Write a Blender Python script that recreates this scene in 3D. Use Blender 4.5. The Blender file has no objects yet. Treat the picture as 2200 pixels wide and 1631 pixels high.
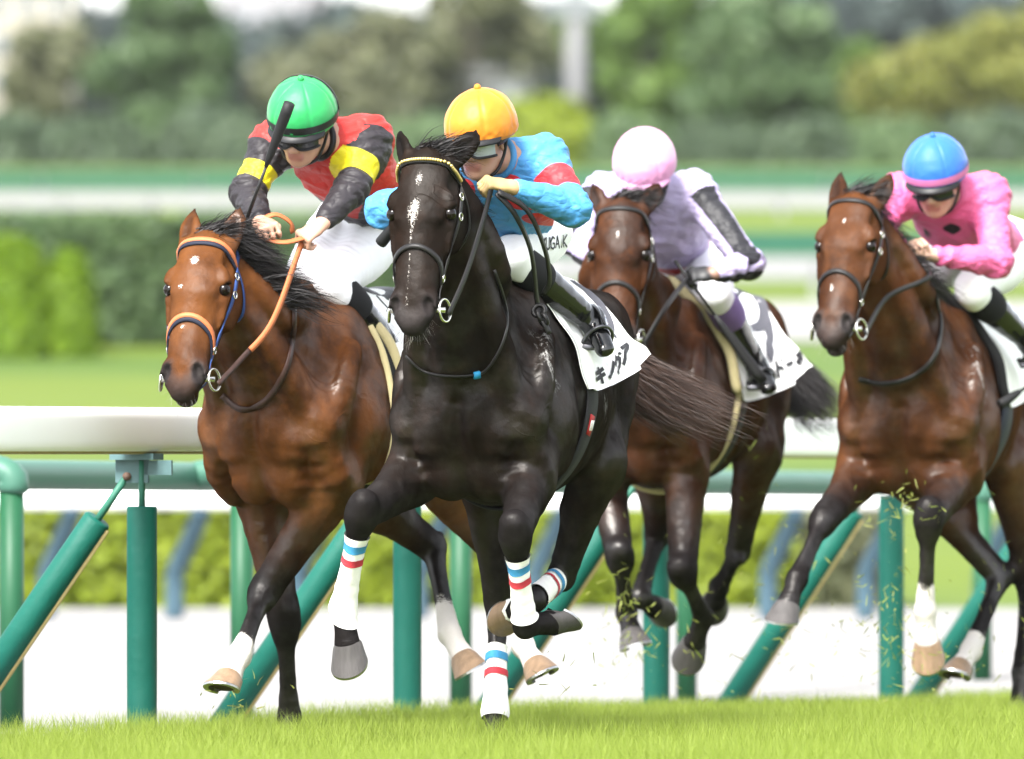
import bpy, math, random
import numpy as np
random.seed(7); np.random.seed(7)
SC = bpy.context.scene
COL = SC.collection
# ---------------------------------------------------------------- camera
FPX = 26000.0            # focal length in photograph pixels (425 mm class tele lens)
CAMZ = 1.03
HZ = 970.0               # photograph row of the horizon
cam_d = bpy.data.cameras.new('camera'); CAM = bpy.data.objects.new('camera', cam_d); COL.objects.link(CAM)
CAM.location = (0, 0, CAMZ); CAM.rotation_euler = (math.radians(90), 0, 0)
cam_d.sensor_width = 36.0; cam_d.sensor_fit = 'HORIZONTAL'
cam_d.lens = FPX / 2200.0 * 36.0
cam_d.shift_y = (HZ - 815.5) / 2200.0
cam_d.clip_start = 1.0; cam_d.clip_end = 3000.0
cam_d.dof.use_dof = True; cam_d.dof.focus_distance = 39.6; cam_d.dof.aperture_fstop = 4.3
SC.camera = CAM
# ---------------------------------------------------------------- sky, sun, exposure
SUN_EL, SUN_AZ = math.radians(50), math.radians(205)   # high, from behind the camera
world = bpy.data.worlds.new('World'); SC.world = world; world.use_nodes = True
wn = world.node_tree; bgn = wn.nodes['Background']
sky = wn.nodes.new('ShaderNodeTexSky'); sky.sky_type = 'NISHITA'; sky.sun_disc = False
sky.sun_elevation = SUN_EL; sky.sun_rotation = SUN_AZ
sky.air_density = 1.0; sky.dust_density = 2.0; sky.ozone_density = 1.0
hs = wn.nodes.new('ShaderNodeHueSaturation'); hs.inputs['Saturation'].default_value = 0.25
wn.links.new(sky.outputs[0], hs.inputs['Color']); wn.links.new(hs.outputs[0], bgn.inputs[0])
bgn.inputs[1].default_value = 0.125
sun_d = bpy.data.lights.new('sun', 'SUN'); SUN = bpy.data.objects.new('sun', sun_d); COL.objects.link(SUN)
sun_d.energy = 2.6; sun_d.angle = math.radians(20); sun_d.color = (1.0, 0.97, 0.92)
SUN.rotation_euler = (math.radians(90) - SUN_EL, 0, math.radians(180) - SUN_AZ)
SUN.location = (0, 20, 30)
vs = SC.view_settings; vs.view_transform = 'Standard'; vs.look = 'None'; vs.exposure = 2.3; vs.gamma = 1.0
vs.use_curve_mapping = False
SC.render.film_transparent = False

def P(u, v, Y):
    """photograph pixel at a distance Y -> point in the place"""
    return np.array([(u - 1100.0) * Y / FPX, Y, CAMZ + (HZ - v) * Y / FPX])
# ---------------------------------------------------------------- mesh helpers
from mathutils import Matrix
def nrm(v):
    v = np.asarray(v, float); return v / (np.linalg.norm(v) + 1e-12)
def nrms(v):
    return v / (np.linalg.norm(v, axis=-1, keepdims=True) + 1e-12)
def smooth01(x, a, b):
    t = np.clip((np.asarray(x, float) - a) / (b - a), 0, 1); return t * t * (3 - 2 * t)
def set_props(o, label=None, cat=None, group=None, kind=None):
    if label: o['label'] = label
    if cat: o['category'] = cat
    if group: o['group'] = group
    if kind: o['kind'] = kind
    return o
def link(name, me, mat=None, parent=None, M=None):
    o = bpy.data.objects.new(name, me); COL.objects.link(o)
    if mat is not None and me is not None and len(me.materials) == 0:
        for m in (mat if isinstance(mat, (list, tuple)) else [mat]): me.materials.append(m)
    if parent is not None: o.parent = parent
    if M is not None: o.matrix_world = M
    return o
def empty(name, M=None, loc=None):
    o = bpy.data.objects.new(name, None); COL.objects.link(o); o.empty_display_size = .1
    if M is not None: o.matrix_world = M
    if loc is not None: o.location = loc
    return o
def mesh_np(name, V, F, smooth=True, attrs=None, matidx=None):
    """V (n,3); F int array (m,3|4) or list of lists"""
    me = bpy.data.meshes.new(name)
    V = np.asarray(V, np.float32)
    if isinstance(F, np.ndarray):
        m, k = F.shape
        me.vertices.add(len(V)); me.vertices.foreach_set('co', V.ravel())
        me.loops.add(m * k); me.loops.foreach_set('vertex_index', F.astype(np.int32).ravel())
        me.polygons.add(m)
        me.polygons.foreach_set('loop_start', np.arange(0, m * k, k, dtype=np.int32))
        me.polygons.foreach_set('loop_total', np.full(m, k, np.int32))
    else:
        me.from_pydata([tuple(map(float, v)) for v in V], [], [tuple(int(i) for i in f) for f in F])
    if matidx is not None: me.polygons.foreach_set('material_index', np.asarray(matidx, np.int32))
    me.update(calc_edges=True)
    if smooth: me.polygons.foreach_set('use_smooth', np.ones(len(me.polygons), bool))
    if attrs:
        for k_, a in attrs.items():
            at = me.attributes.new(k_, 'FLOAT', 'POINT'); at.data.foreach_set('value', np.asarray(a, np.float32))
    return me
class MB:
    """collects simple shapes into one mesh"""
    def __init__(s): s.V = []; s.F = []; s.n = 0
    def add(s, V, F):
        V = np.asarray(V, float); s.V.append(V)
        s.F += [[i + s.n for i in f] for f in F]; s.n += len(V); return s
    def box(s, c, size, R=None):
        sx, sy, sz = [q / 2 for q in size]
        V = np.array([[x, y, z] for x in (-sx, sx) for y in (-sy, sy) for z in (-sz, sz)])
        if R is not None: V = V @ np.asarray(R).T
        return s.add(V + np.asarray(c), [[0, 1, 3, 2], [4, 6, 7, 5], [0, 4, 5, 1], [2, 3, 7, 6], [0, 2, 6, 4], [1, 5, 7, 3]])
    def tube(s, pts, r, n=10, cap=True, flat=None):
        pts = np.asarray(pts, float); m = len(pts); r = np.broadcast_to(np.asarray(r, float), (m,))
        T = np.gradient(pts, axis=0); T = nrms(T)
        up = np.array([0, 0, 1.0]) if abs(T[0][2]) < .9 else np.array([1.0, 0, 0])
        N = nrm(up - T[0] * up.dot(T[0])); V = []
        for i in range(m):
            N = nrm(N - T[i] * N.dot(T[i])); B = np.cross(T[i], N)
            for k in range(n):
                a = 2 * math.pi * k / n
                V.append(pts[i] + r[i] * (N * math.cos(a) * (flat or 1) + B * math.sin(a)))
        F = [[i * n + k, i * n + (k + 1) % n, (i + 1) * n + (k + 1) % n, (i + 1) * n + k] for i in range(m - 1) for k in range(n)]
        if cap: F += [list(range(n))[::-1], [(m - 1) * n + k for k in range(n)]]
        return s.add(V, F)
    def ring(s, c, ax, R, r, n=20, m=8):
        ax = nrm(ax); u = nrm(np.cross(ax, [0.3, .5, .8])); w = np.cross(ax, u); V = []
        for i in range(n):
            a = 2 * math.pi * i / n; d = u * math.cos(a) + w * math.sin(a)
            for k in range(m):
                b = 2 * math.pi * k / m; V.append(np.asarray(c) + d * (R + r * math.cos(b)) + ax * r * math.sin(b))
        return s.add(V, [[i * m + k, ((i + 1) % n) * m + k, ((i + 1) % n) * m + (k + 1) % m, i * m + (k + 1) % m] for i in range(n) for k in range(m)])
    def ribbon(s, pts, N, w, t):
        """a strap: flat side along N"""
        pts = np.asarray(pts, float); N = nrms(np.asarray(N, float)); T = nrms(np.gradient(pts, axis=0))
        S = nrms(np.cross(T, N)); N2 = nrms(np.cross(S, T)); m = len(pts)
        w = np.broadcast_to(np.asarray(w, float), (m,))[:, None] / 2
        a = pts - S * w; b = pts + S * w; c = pts + S * w * .92 + N2 * t; d = pts - S * w * .92 + N2 * t
        V = np.stack([a, b, c, d], 1).reshape(-1, 3)
        F = [[i * 4 + k, i * 4 + (k + 1) % 4, (i + 1) * 4 + (k + 1) % 4, (i + 1) * 4 + k] for i in range(m - 1) for k in range(4)]
        F += [[3, 2, 1, 0], [(m - 1) * 4 + k for k in range(4)]]
        return s.add(V, F)
    def ball(s, c, r, nu=14, nv=9, R=None):
        r = np.broadcast_to(np.asarray(r, float), (3,)); V = []; F = []
        for j in range(nv + 1):
            th = math.pi * j / nv
            for i in range(nu):
                ph = 2 * math.pi * i / nu
                V.append([r[0] * math.sin(th) * math.cos(ph), r[1] * math.sin(th) * math.sin(ph), r[2] * math.cos(th)])
        V = np.array(V)
        if R is not None: V = V @ np.asarray(R).T
        F = [[j * nu + i, (j + 1) * nu + i, (j + 1) * nu + (i + 1) % nu, j * nu + (i + 1) % nu] for j in range(nv) for i in range(nu)]
        return s.add(V + np.asarray(c), F)
    def mesh(s, name='m', smooth=True):
        me = mesh_np(name, np.concatenate(s.V), s.F, smooth); return me
    def obj(s, name, mat, parent=None, M=None, smooth=True):
        return link(name, s.mesh(name, smooth), mat, parent, M)
def spline(pts, n):
    """Catmull-Rom through rows of pts, n samples"""
    pts = np.asarray(pts, float); m = len(pts)
    if m == 2: t = np.linspace(0, 1, n)[:, None]; return pts[0] * (1 - t) + pts[1] * t
    q = np.vstack([2 * pts[0] - pts[1], pts, 2 * pts[-1] - pts[-2]])
    u = np.linspace(0, m - 1 - 1e-9, n); i = u.astype(int); t = (u - i)[:, None]
    p0, p1, p2, p3 = q[i], q[i + 1], q[i + 2], q[i + 3]
    return .5 * (2 * p1 + (p2 - p0) * t + (2 * p0 - 5 * p1 + 4 * p2 - p3) * t ** 2 + (3 * p1 - p0 - 3 * p2 + p3) * t ** 3)
# ---------------------------------------------------------------- implicit bodies
class Sdf:
    NT = 3
    def __init__(s): s.pr = []
    def cap(s, p0, p1, r0, r1, U=(0, 1, 0), k=.03, op=1, t0=None, t1=None, end=None):
        p0 = np.asarray(p0, float); p1 = np.asarray(p1, float)
        r0 = (r0, r0) if np.isscalar(r0) else r0; r1 = (r1, r1) if np.isscalar(r1) else r1
        L = np.linalg.norm(p1 - p0)
        if L < 1e-6: p1 = p0 + np.array([0, 0, 1e-5]); L = 1e-5
        e = (p1 - p0) / L; U = np.asarray(U, float); w = U - e * U.dot(e)
        if np.linalg.norm(w) < 1e-3: w = np.cross(e, [.3, .5, .8])
        w = nrm(w); v = np.cross(e, w)
        t0 = np.zeros(s.NT) if t0 is None else np.asarray(t0, float); t1 = t0 if t1 is None else np.asarray(t1, float)
        s.pr.append(dict(c=p0, e=e, v=v, w=w, L=L, a0=r0[0], b0=r0[1], a1=r1[0], b1=r1[1], k=k, op=op, t0=t0, t1=t1, end=end,
                         lo=np.minimum(p0, p1) - max(*r0, *r1, end or 0), hi=np.maximum(p0, p1) + max(*r0, *r1, end or 0)))
    def ell(s, c, r, ax=None, k=.03, op=1, t=None):
        """ellipsoid; ax rows = axes of the three radii"""
        ax = np.eye(3) if ax is None else np.asarray(ax, float); c = np.asarray(c, float)
        t = np.zeros(s.NT) if t is None else np.asarray(t, float)
        ext = np.sqrt(((ax * np.asarray(r)[:, None]) ** 2).sum(0))
        s.pr.append(dict(ell=True, c=c, ax=ax, r=np.asarray(r, float), k=k, op=op, t0=t, t1=t, lo=c - ext, hi=c + ext))
    def chain(s, pts, rad, U=(0, 1, 0), n=8, k=.02, tags=None, k0=None):
        """spline of elliptic sections; rad rows (a across, b along U)"""
        pts = np.asarray(pts, float); rad = np.asarray([(r, r) if np.isscalar(r) else r for r in rad], float)
        D = np.hstack([pts, rad] + ([np.asarray(tags, float)] if tags is not None else []))
        Q = spline(D, n + 1); sub = Sdf()
        for i in range(n):
            sub.cap(Q[i, :3], Q[i + 1, :3], np.maximum(Q[i, 3:5], .003), np.maximum(Q[i + 1, 3:5], .003), U, k=.004,
                  t0=np.clip(Q[i, 5:], 0, 1) if tags is not None else None, t1=np.clip(Q[i + 1, 5:], 0, 1) if tags is not None else None)
        s.group(sub, k0 or k)
    def group(s, sub, k):
        """several capsules joined hard, then blended to the body as one"""
        s.pr.append(dict(sub=sub.pr, k=k, op=1, t0=np.zeros(s.NT), lo=np.min([p['lo'] for p in sub.pr], 0), hi=np.max([p['hi'] for p in sub.pr], 0)))
    @staticmethod
    def dist(p, X, Y, Z, want=False):
        if 'sub' in p:
            g = None; T = None
            for q in p['sub']:
                d, tc = Sdf.dist(q, X, Y, Z)
                if g is None: g = d; T = (q['t0'] + (q['t1'] - q['t0']) * np.asarray(tc)[..., None]) if want else 0
                else:
                    hh = np.clip(.5 + .5 * (g - d) / q['k'], 0, 1); g = g + (d - g) * hh - q['k'] * hh * (1 - hh)
                    if want: T = T + ((q['t0'] + (q['t1'] - q['t0']) * np.asarray(tc)[..., None]) - T) * hh[..., None]
            return g, T
        dx = X - p['c'][0]; dy = Y - p['c'][1]; dz = Z - p['c'][2]
        if 'ell' in p:
            q = [(dx * a[0] + dy * a[1] + dz * a[2]) for a in p['ax']]; r = p['r']
            k0 = np.sqrt((q[0] / r[0]) ** 2 + (q[1] / r[1]) ** 2 + (q[2] / r[2]) ** 2)
            k1 = np.sqrt((q[0] / r[0] ** 2) ** 2 + (q[1] / r[1] ** 2) ** 2 + (q[2] / r[2] ** 2) ** 2)
            return k0 * (k0 - 1) / (k1 + 1e-9), 0
        e, v, w = p['e'], p['v'], p['w']
        t = dx * e[0] + dy * e[1] + dz * e[2]; tc = np.clip(t / p['L'], 0, 1); ex = t - tc * p['L']
        pv = dx * v[0] + dy * v[1] + dz * v[2]; pw = dx * w[0] + dy * w[1] + dz * w[2]
        a = p['a0'] + (p['a1'] - p['a0']) * tc; b = p['b0'] + (p['b1'] - p['b0']) * tc
        c = p['end'] if p['end'] else np.minimum(a, b)
        k0 = np.sqrt((pv / a) ** 2 + (pw / b) ** 2 + (ex / c) ** 2)
        k1 = np.sqrt((pv / a ** 2) ** 2 + (pw / b ** 2) ** 2 + (ex / c ** 2) ** 2)
        return k0 * (k0 - 1) / (k1 + 1e-9), tc
    def grid(s, h, lo=None, hi=None, post=None, mg=3):
        add = [p for p in s.pr if p['op'] > 0]
        if lo is None: lo = np.min([p['lo'] for p in add], 0) - 4 * h; hi = np.max([p['hi'] for p in add], 0) + 4 * h
        lo = np.asarray(lo, float); hi = np.asarray(hi, float)
        n = np.ceil((hi - lo) / h).astype(int) + 1
        G = np.full(n, .5, np.float32)
        xs = [(lo[i] + h * np.arange(n[i])).astype(np.float32) for i in range(3)]
        for p in s.pr:
            m = p['k'] * 1.0 + mg * h
            i0 = np.clip(np.floor((p['lo'] - m - lo) / h).astype(int), 0, n); i1 = np.clip(np.ceil((p['hi'] + m - lo) / h).astype(int) + 1, 0, n)
            if np.any(i1 <= i0): continue
            sl = tuple(slice(i0[i], i1[i]) for i in range(3))
            X = xs[0][sl[0]][:, None, None]; Y = xs[1][sl[1]][None, :, None]; Z = xs[2][sl[2]][None, None, :]
            d = s.dist(p, X, Y, Z)[0].astype(np.float32); g = G[sl]; k = p['k']
            if p['op'] > 0:
                hh = np.clip(.5 + .5 * (g - d) / k, 0, 1); G[sl] = g + (d - g) * hh - k * hh * (1 - hh)
            else:
                hh = np.clip(.5 - .5 * (g + d) / k, 0, 1); G[sl] = g + (-d - g) * hh + k * hh * (1 - hh)
        if post is not None: G = post(G, xs)
        return G, lo, h
    def at(s, Q, tags=False):
        """distance (and blended tags) at points Q"""
        Q = np.asarray(Q, float); X, Y, Z = Q[:, 0], Q[:, 1], Q[:, 2]
        g = np.full(len(Q), .5); T = np.zeros((len(Q), s.NT))
        for p in s.pr:
            m = p['k'] + .08
            idx = np.nonzero(np.all((Q > p['lo'] - m) & (Q < p['hi'] + m), 1))[0]
            if len(idx) == 0: continue
            d, tc = s.dist(p, X[idx], Y[idx], Z[idx], tags); k = p['k']; gi = g[idx]
            if p['op'] > 0:
                hh = np.clip(.5 + .5 * (gi - d) / k, 0, 1); g[idx] = gi + (d - gi) * hh - k * hh * (1 - hh)
            else:
                hh = np.clip(.5 - .5 * (gi + d) / k, 0, 1); g[idx] = gi + (-d - gi) * hh + k * hh * (1 - hh)
            if tags:
                if 'sub' in p: tg = tc
                else: tg = p['t0'] + (p['t1'] - p['t0']) * (np.asarray(tc)[:, None] if not np.isscalar(tc) else 0)
                if p['op'] > 0 or p['t0'].any(): T[idx] += (tg - T[idx]) * hh[:, None]
        return (g, T) if tags else g
    def grad(s, Q, e=.004):
        Q = np.asarray(Q, float); g = np.zeros_like(Q)
        for i in range(3):
            d = np.zeros(3); d[i] = e; g[:, i] = s.at(Q + d) - s.at(Q - d)
        return nrms(g)
    def snap(s, Q, off=0.0, it=6):
        """move points to the surface (plus off); returns points and normals"""
        Q = np.array(Q, float)
        for _ in range(it):
            g = s.grad(Q); Q = Q - g * (np.clip(s.at(Q) - off, -.05, .05))[:, None]
        return Q, s.grad(Q)
    def ray_out(s, O, D, r0=.06, off=0.0, steps=40):
        """march outwards from inside the body to its skin"""
        O = np.asarray(O, float); D = nrms(np.asarray(D, float)); r = np.full(len(O), float(r0))
        for _ in range(steps): r = r + np.clip(off - s.at(O + D * r[:, None]), -.03, .03) * .8
        return O + D * r[:, None]
    def ray(s, O, D, r0=.9, off=0.0, steps=40):
        """march inwards along -D from O + r0 D until the surface; O, D (n,3)"""
        O = np.asarray(O, float); D = nrms(np.asarray(D, float)); r = np.full(len(O), float(r0))
        for _ in range(steps):
            d = s.at(O + D * r[:, None]) - off; r = r - np.clip(d, -.05, .06) * .8
        return O + D * r[:, None]
class GridS(Sdf):
    """the same queries read from a sampled grid"""
    def __init__(s, G, lo, h): s.G, s.lo, s.h = G, np.asarray(lo, float), h; s.n = np.array(G.shape)
    def at(s, Q, tags=False):
        f = (np.asarray(Q, float) - s.lo) / s.h; out = np.any((f < 0) | (f > s.n - 2), 1); f = np.clip(f, 0, s.n - 2.001); i = f.astype(int); t = f - i; G = s.G; r = 0
        for a in (0, 1):
            for b in (0, 1):
                for c in (0, 1):
                    w = (t[:, 0] if a else 1 - t[:, 0]) * (t[:, 1] if b else 1 - t[:, 1]) * (t[:, 2] if c else 1 - t[:, 2]); r = r + w * G[i[:, 0] + a, i[:, 1] + b, i[:, 2] + c]
        return np.where(out, .5, r)
    def grad(s, Q, e=None): return Sdf.grad(s, Q, s.h * 1.0)
def surface_nets(G, lo, h):
    S = G < 0; n = np.array(G.shape)
    c = np.zeros(n - 1, np.uint8)
    for dx in (0, 1):
        for dy in (0, 1):
            for dz in (0, 1):
                c += S[dx:n[0] - 1 + dx, dy:n[1] - 1 + dy, dz:n[2] - 1 + dz]
    I = np.argwhere((c > 0) & (c < 8)); N = len(I)
    idm = np.full(n - 1, -1, np.int32); idm[I[:, 0], I[:, 1], I[:, 2]] = np.arange(N)
    corners = [(a, b, d) for a in (0, 1) for b in (0, 1) for d in (0, 1)]
    val = np.stack([G[I[:, 0] + a, I[:, 1] + b, I[:, 2] + d] for a, b, d in corners], 1)
    acc = np.zeros((N, 3)); cnt = np.zeros(N)
    for i, ca in enumerate(corners):
        for j, cb in enumerate(corners):
            if j <= i or sum(abs(ca[q] - cb[q]) for q in range(3)) != 1: continue
            va, vb = val[:, i], val[:, j]; m = (va < 0) != (vb < 0)
            t = np.where(m, va / np.where(m, va - vb, 1), 0)[:, None]
            acc += np.where(m[:, None], np.array(ca) * (1 - t) + np.array(cb) * t, 0); cnt += m
    V = lo + (I + acc / cnt[:, None]) * h
    F = []
    for ax in range(3):
        o1, o2 = (ax + 1) % 3, (ax + 2) % 3
        sa = [slice(1, n[q] - 1) for q in range(3)]; sb = list(sa)
        sa[ax] = slice(0, n[ax] - 1); sb[ax] = slice(1, n[ax])
        A = S[tuple(sa)]; B = S[tuple(sb)]
        E = np.argwhere(A != B)
        if len(E) == 0: continue
        inside = A[E[:, 0], E[:, 1], E[:, 2]]
        base = E.copy()
        for q in range(3):
            if q != ax: base[:, q] += 1
        d1 = np.zeros(3, int); d1[o1] = 1; d2 = np.zeros(3, int); d2[o2] = 1
        f = [idm[tuple((base - a).T)] for a in (d1 + d2, d2, d1 * 0, d1)]
        f = np.stack(f, 1)
        f[~inside] = f[~inside][:, ::-1]
        F.append(f)
    F = np.concatenate(F); F = F[(F >= 0).all(1)]
    return V, F
def relax(V, F, it=2, lam=.5):
    """gentle smoothing"""
    a = np.concatenate([F[:, 0], F[:, 1], F[:, 2], F[:, 3]]); b = np.concatenate([F[:, 1], F[:, 2], F[:, 3], F[:, 0]])
    n = len(V); cnt = np.bincount(a, minlength=n) + np.bincount(b, minlength=n)
    for _ in range(it):
        acc = np.stack([np.bincount(a, V[b, q], n) + np.bincount(b, V[a, q], n) for q in range(3)], 1)
        V = V + lam * (acc / np.maximum(cnt, 1)[:, None] - V)
    return V
def vnoise(Q, sc, seed=0):
    """smooth value noise at points, -1..1"""
    Q = np.asarray(Q, float) * sc + seed * 17.31; i = np.floor(Q).astype(np.int64); f = Q - i; f = f * f * (3 - 2 * f)
    def hsh(x, y, z):
        v = np.sin(x * 127.1 + y * 311.7 + z * 74.7 + seed * 1.7) * 43758.5453; return v - np.floor(v)
    r = 0
    for a in (0, 1):
        for b in (0, 1):
            for c in (0, 1):
                wgt = (f[:, 0] if a else 1 - f[:, 0]) * (f[:, 1] if b else 1 - f[:, 1]) * (f[:, 2] if c else 1 - f[:, 2])
                r = r + wgt * hsh(i[:, 0] + a, i[:, 1] + b, i[:, 2] + c)
    return r * 2 - 1
def strands(roots, dirs, lens, w, segs=6, droop=(0, 0, 0), curl=.15, wave=2.0, clump=None, seed=1):
    """thin tapering hair ribbons -> V, F"""
    rng = np.random.RandomState(seed); n = len(roots)
    roots = np.asarray(roots, float); dirs = nrms(np.asarray(dirs, float)); lens = np.broadcast_to(lens, (n,)); w = np.broadcast_to(w, (n,))
    side = nrms(np.cross(dirs, rng.normal(size=(n, 3)))); oth = np.cross(dirs, side)
    ph = rng.uniform(0, 6.28, n); fr = rng.uniform(.5, 1.3, n) * wave; am = rng.uniform(.2, 1, n) * curl
    V = np.zeros((n, segs + 1, 2, 3))
    for s_ in range(segs + 1):
        t = s_ / segs
        c = roots + dirs * (lens * t)[:, None] + np.asarray(droop) * (lens * t * t)[:, None]
        c = c + side * (am * lens * t * np.sin(ph + fr * 3 * t))[:, None] + oth * (am * .7 * lens * t * np.cos(ph * 1.7 + fr * 3 * t))[:, None]
        if clump is not None:
            pass
        ww = (w * (1 - .85 * t ** 1.5) * .5)[:, None]
        V[:, s_, 0] = c - side * ww; V[:, s_, 1] = c + side * ww
    idx = np.arange(n * (segs + 1) * 2).reshape(n, segs + 1, 2)
    F = np.stack([idx[:, :-1, 0], idx[:, :-1, 1], idx[:, 1:, 1], idx[:, 1:, 0]], -1).reshape(-1, 4)
    return V.reshape(-1, 3), F
# ---------------------------------------------------------------- materials
def nt(name):
    m = bpy.data.materials.new(name); m.use_nodes = True; t = m.node_tree
    return m, t, t.nodes['Principled BSDF']
def nd(t, typ, **kw):
    n = t.nodes.new(typ)
    for k, v in kw.items():
        if k in n.inputs: n.inputs[k].default_value = v
        else: setattr(n, k, v)
    return n
def c4(c): return (*c, 1.0) if len(c) == 3 else c
def mixc(t, fac, a, b, mode='MIX'):
    n = t.nodes.new('ShaderNodeMix'); n.data_type = 'RGBA'; n.blend_type = mode
    for s_, v in ((n.inputs[0], fac), (n.inputs[6], a), (n.inputs[7], b)):
        if hasattr(v, 'default_value') or hasattr(v, 'links'): t.links.new(v, s_)
        elif isinstance(v, (int, float)): s_.default_value = v
        else: s_.default_value = c4(v)
    return n.outputs[2]
def mth(t, op, a, b=None, c=None):
    n = t.nodes.new('ShaderNodeMath'); n.operation = op
    for i, v in enumerate((a, b, c)):
        if v is None: continue
        if isinstance(v, (int, float)): n.inputs[i].default_value = v
        else: t.links.new(v, n.inputs[i])
    return n.outputs[0]
def sstep(t, v, a, b):
    n = t.nodes.new('ShaderNodeMapRange'); n.interpolation_type = 'SMOOTHSTEP'
    t.links.new(v, n.inputs[0]); n.inputs[1].default_value = a; n.inputs[2].default_value = b
    return n.outputs[0]
def noise(t, scale, detail=3, rough=.5, coord='Object', vec=None, stretch=None):
    n = t.nodes.new('ShaderNodeTexNoise'); n.inputs['Scale'].default_value = scale; n.inputs['Detail'].default_value = detail; n.inputs['Roughness'].default_value = rough
    tc = t.nodes.new('ShaderNodeTexCoord'); v = tc.outputs[coord]
    if stretch:
        mp = t.nodes.new('ShaderNodeMapping'); mp.inputs['Scale'].default_value = stretch; t.links.new(v, mp.inputs[0]); v = mp.outputs[0]
    t.links.new(v, n.inputs['Vector']); return n.outputs['Fac']
def attr(t, name):
    n = t.nodes.new('ShaderNodeAttribute'); n.attribute_name = name; return n.outputs['Fac']
def bump(t, b, h, strength=.3, dist=.01):
    n = t.nodes.new('ShaderNodeBump'); n.inputs['Strength'].default_value = strength; n.inputs['Distance'].default_value = dist
    t.links.new(h, n.inputs['Height']); t.links.new(n.outputs[0], b.inputs['Normal']); return n
ALB = .62      # the photograph is exposed high: real-world reflectances, bright exposure
MATS = {}
def pm(name, col, rough=.5, var=.15, scale=25, bmp=0, bscale=120, bdist=.003, metal=0, spec=.5, sheen=0, coat=0, detail=4, stretch=None):
    if name in MATS: return MATS[name]
    if min(col) < .6 and not metal: col = [q * ALB for q in col]
    spec = spec * .5
    m, t, b = nt(name)
    n = noise(t, scale, detail, .55, stretch=stretch)
    lo = [c * (1 - var) for c in col]; hi = [min(1, c * (1 + var)) for c in col]
    t.links.new(mixc(t, n, lo, hi), b.inputs['Base Color'])
    rr = mth(t, 'MULTIPLY_ADD', n, .2 * rough, rough * .9); t.links.new(rr, b.inputs['Roughness'])
    b.inputs['Metallic'].default_value = metal; b.inputs['Specular IOR Level'].default_value = spec
    if sheen: b.inputs['Sheen Weight'].default_value = sheen; b.inputs['Sheen Roughness'].default_value = .4
    if coat: b.inputs['Coat Weight'].default_value = coat; b.inputs['Coat Roughness'].default_value = .1
    if bmp: bump(t, b, noise(t, bscale, 4, .6, stretch=stretch), bmp, bdist)
    MATS[name] = m; return m
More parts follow.
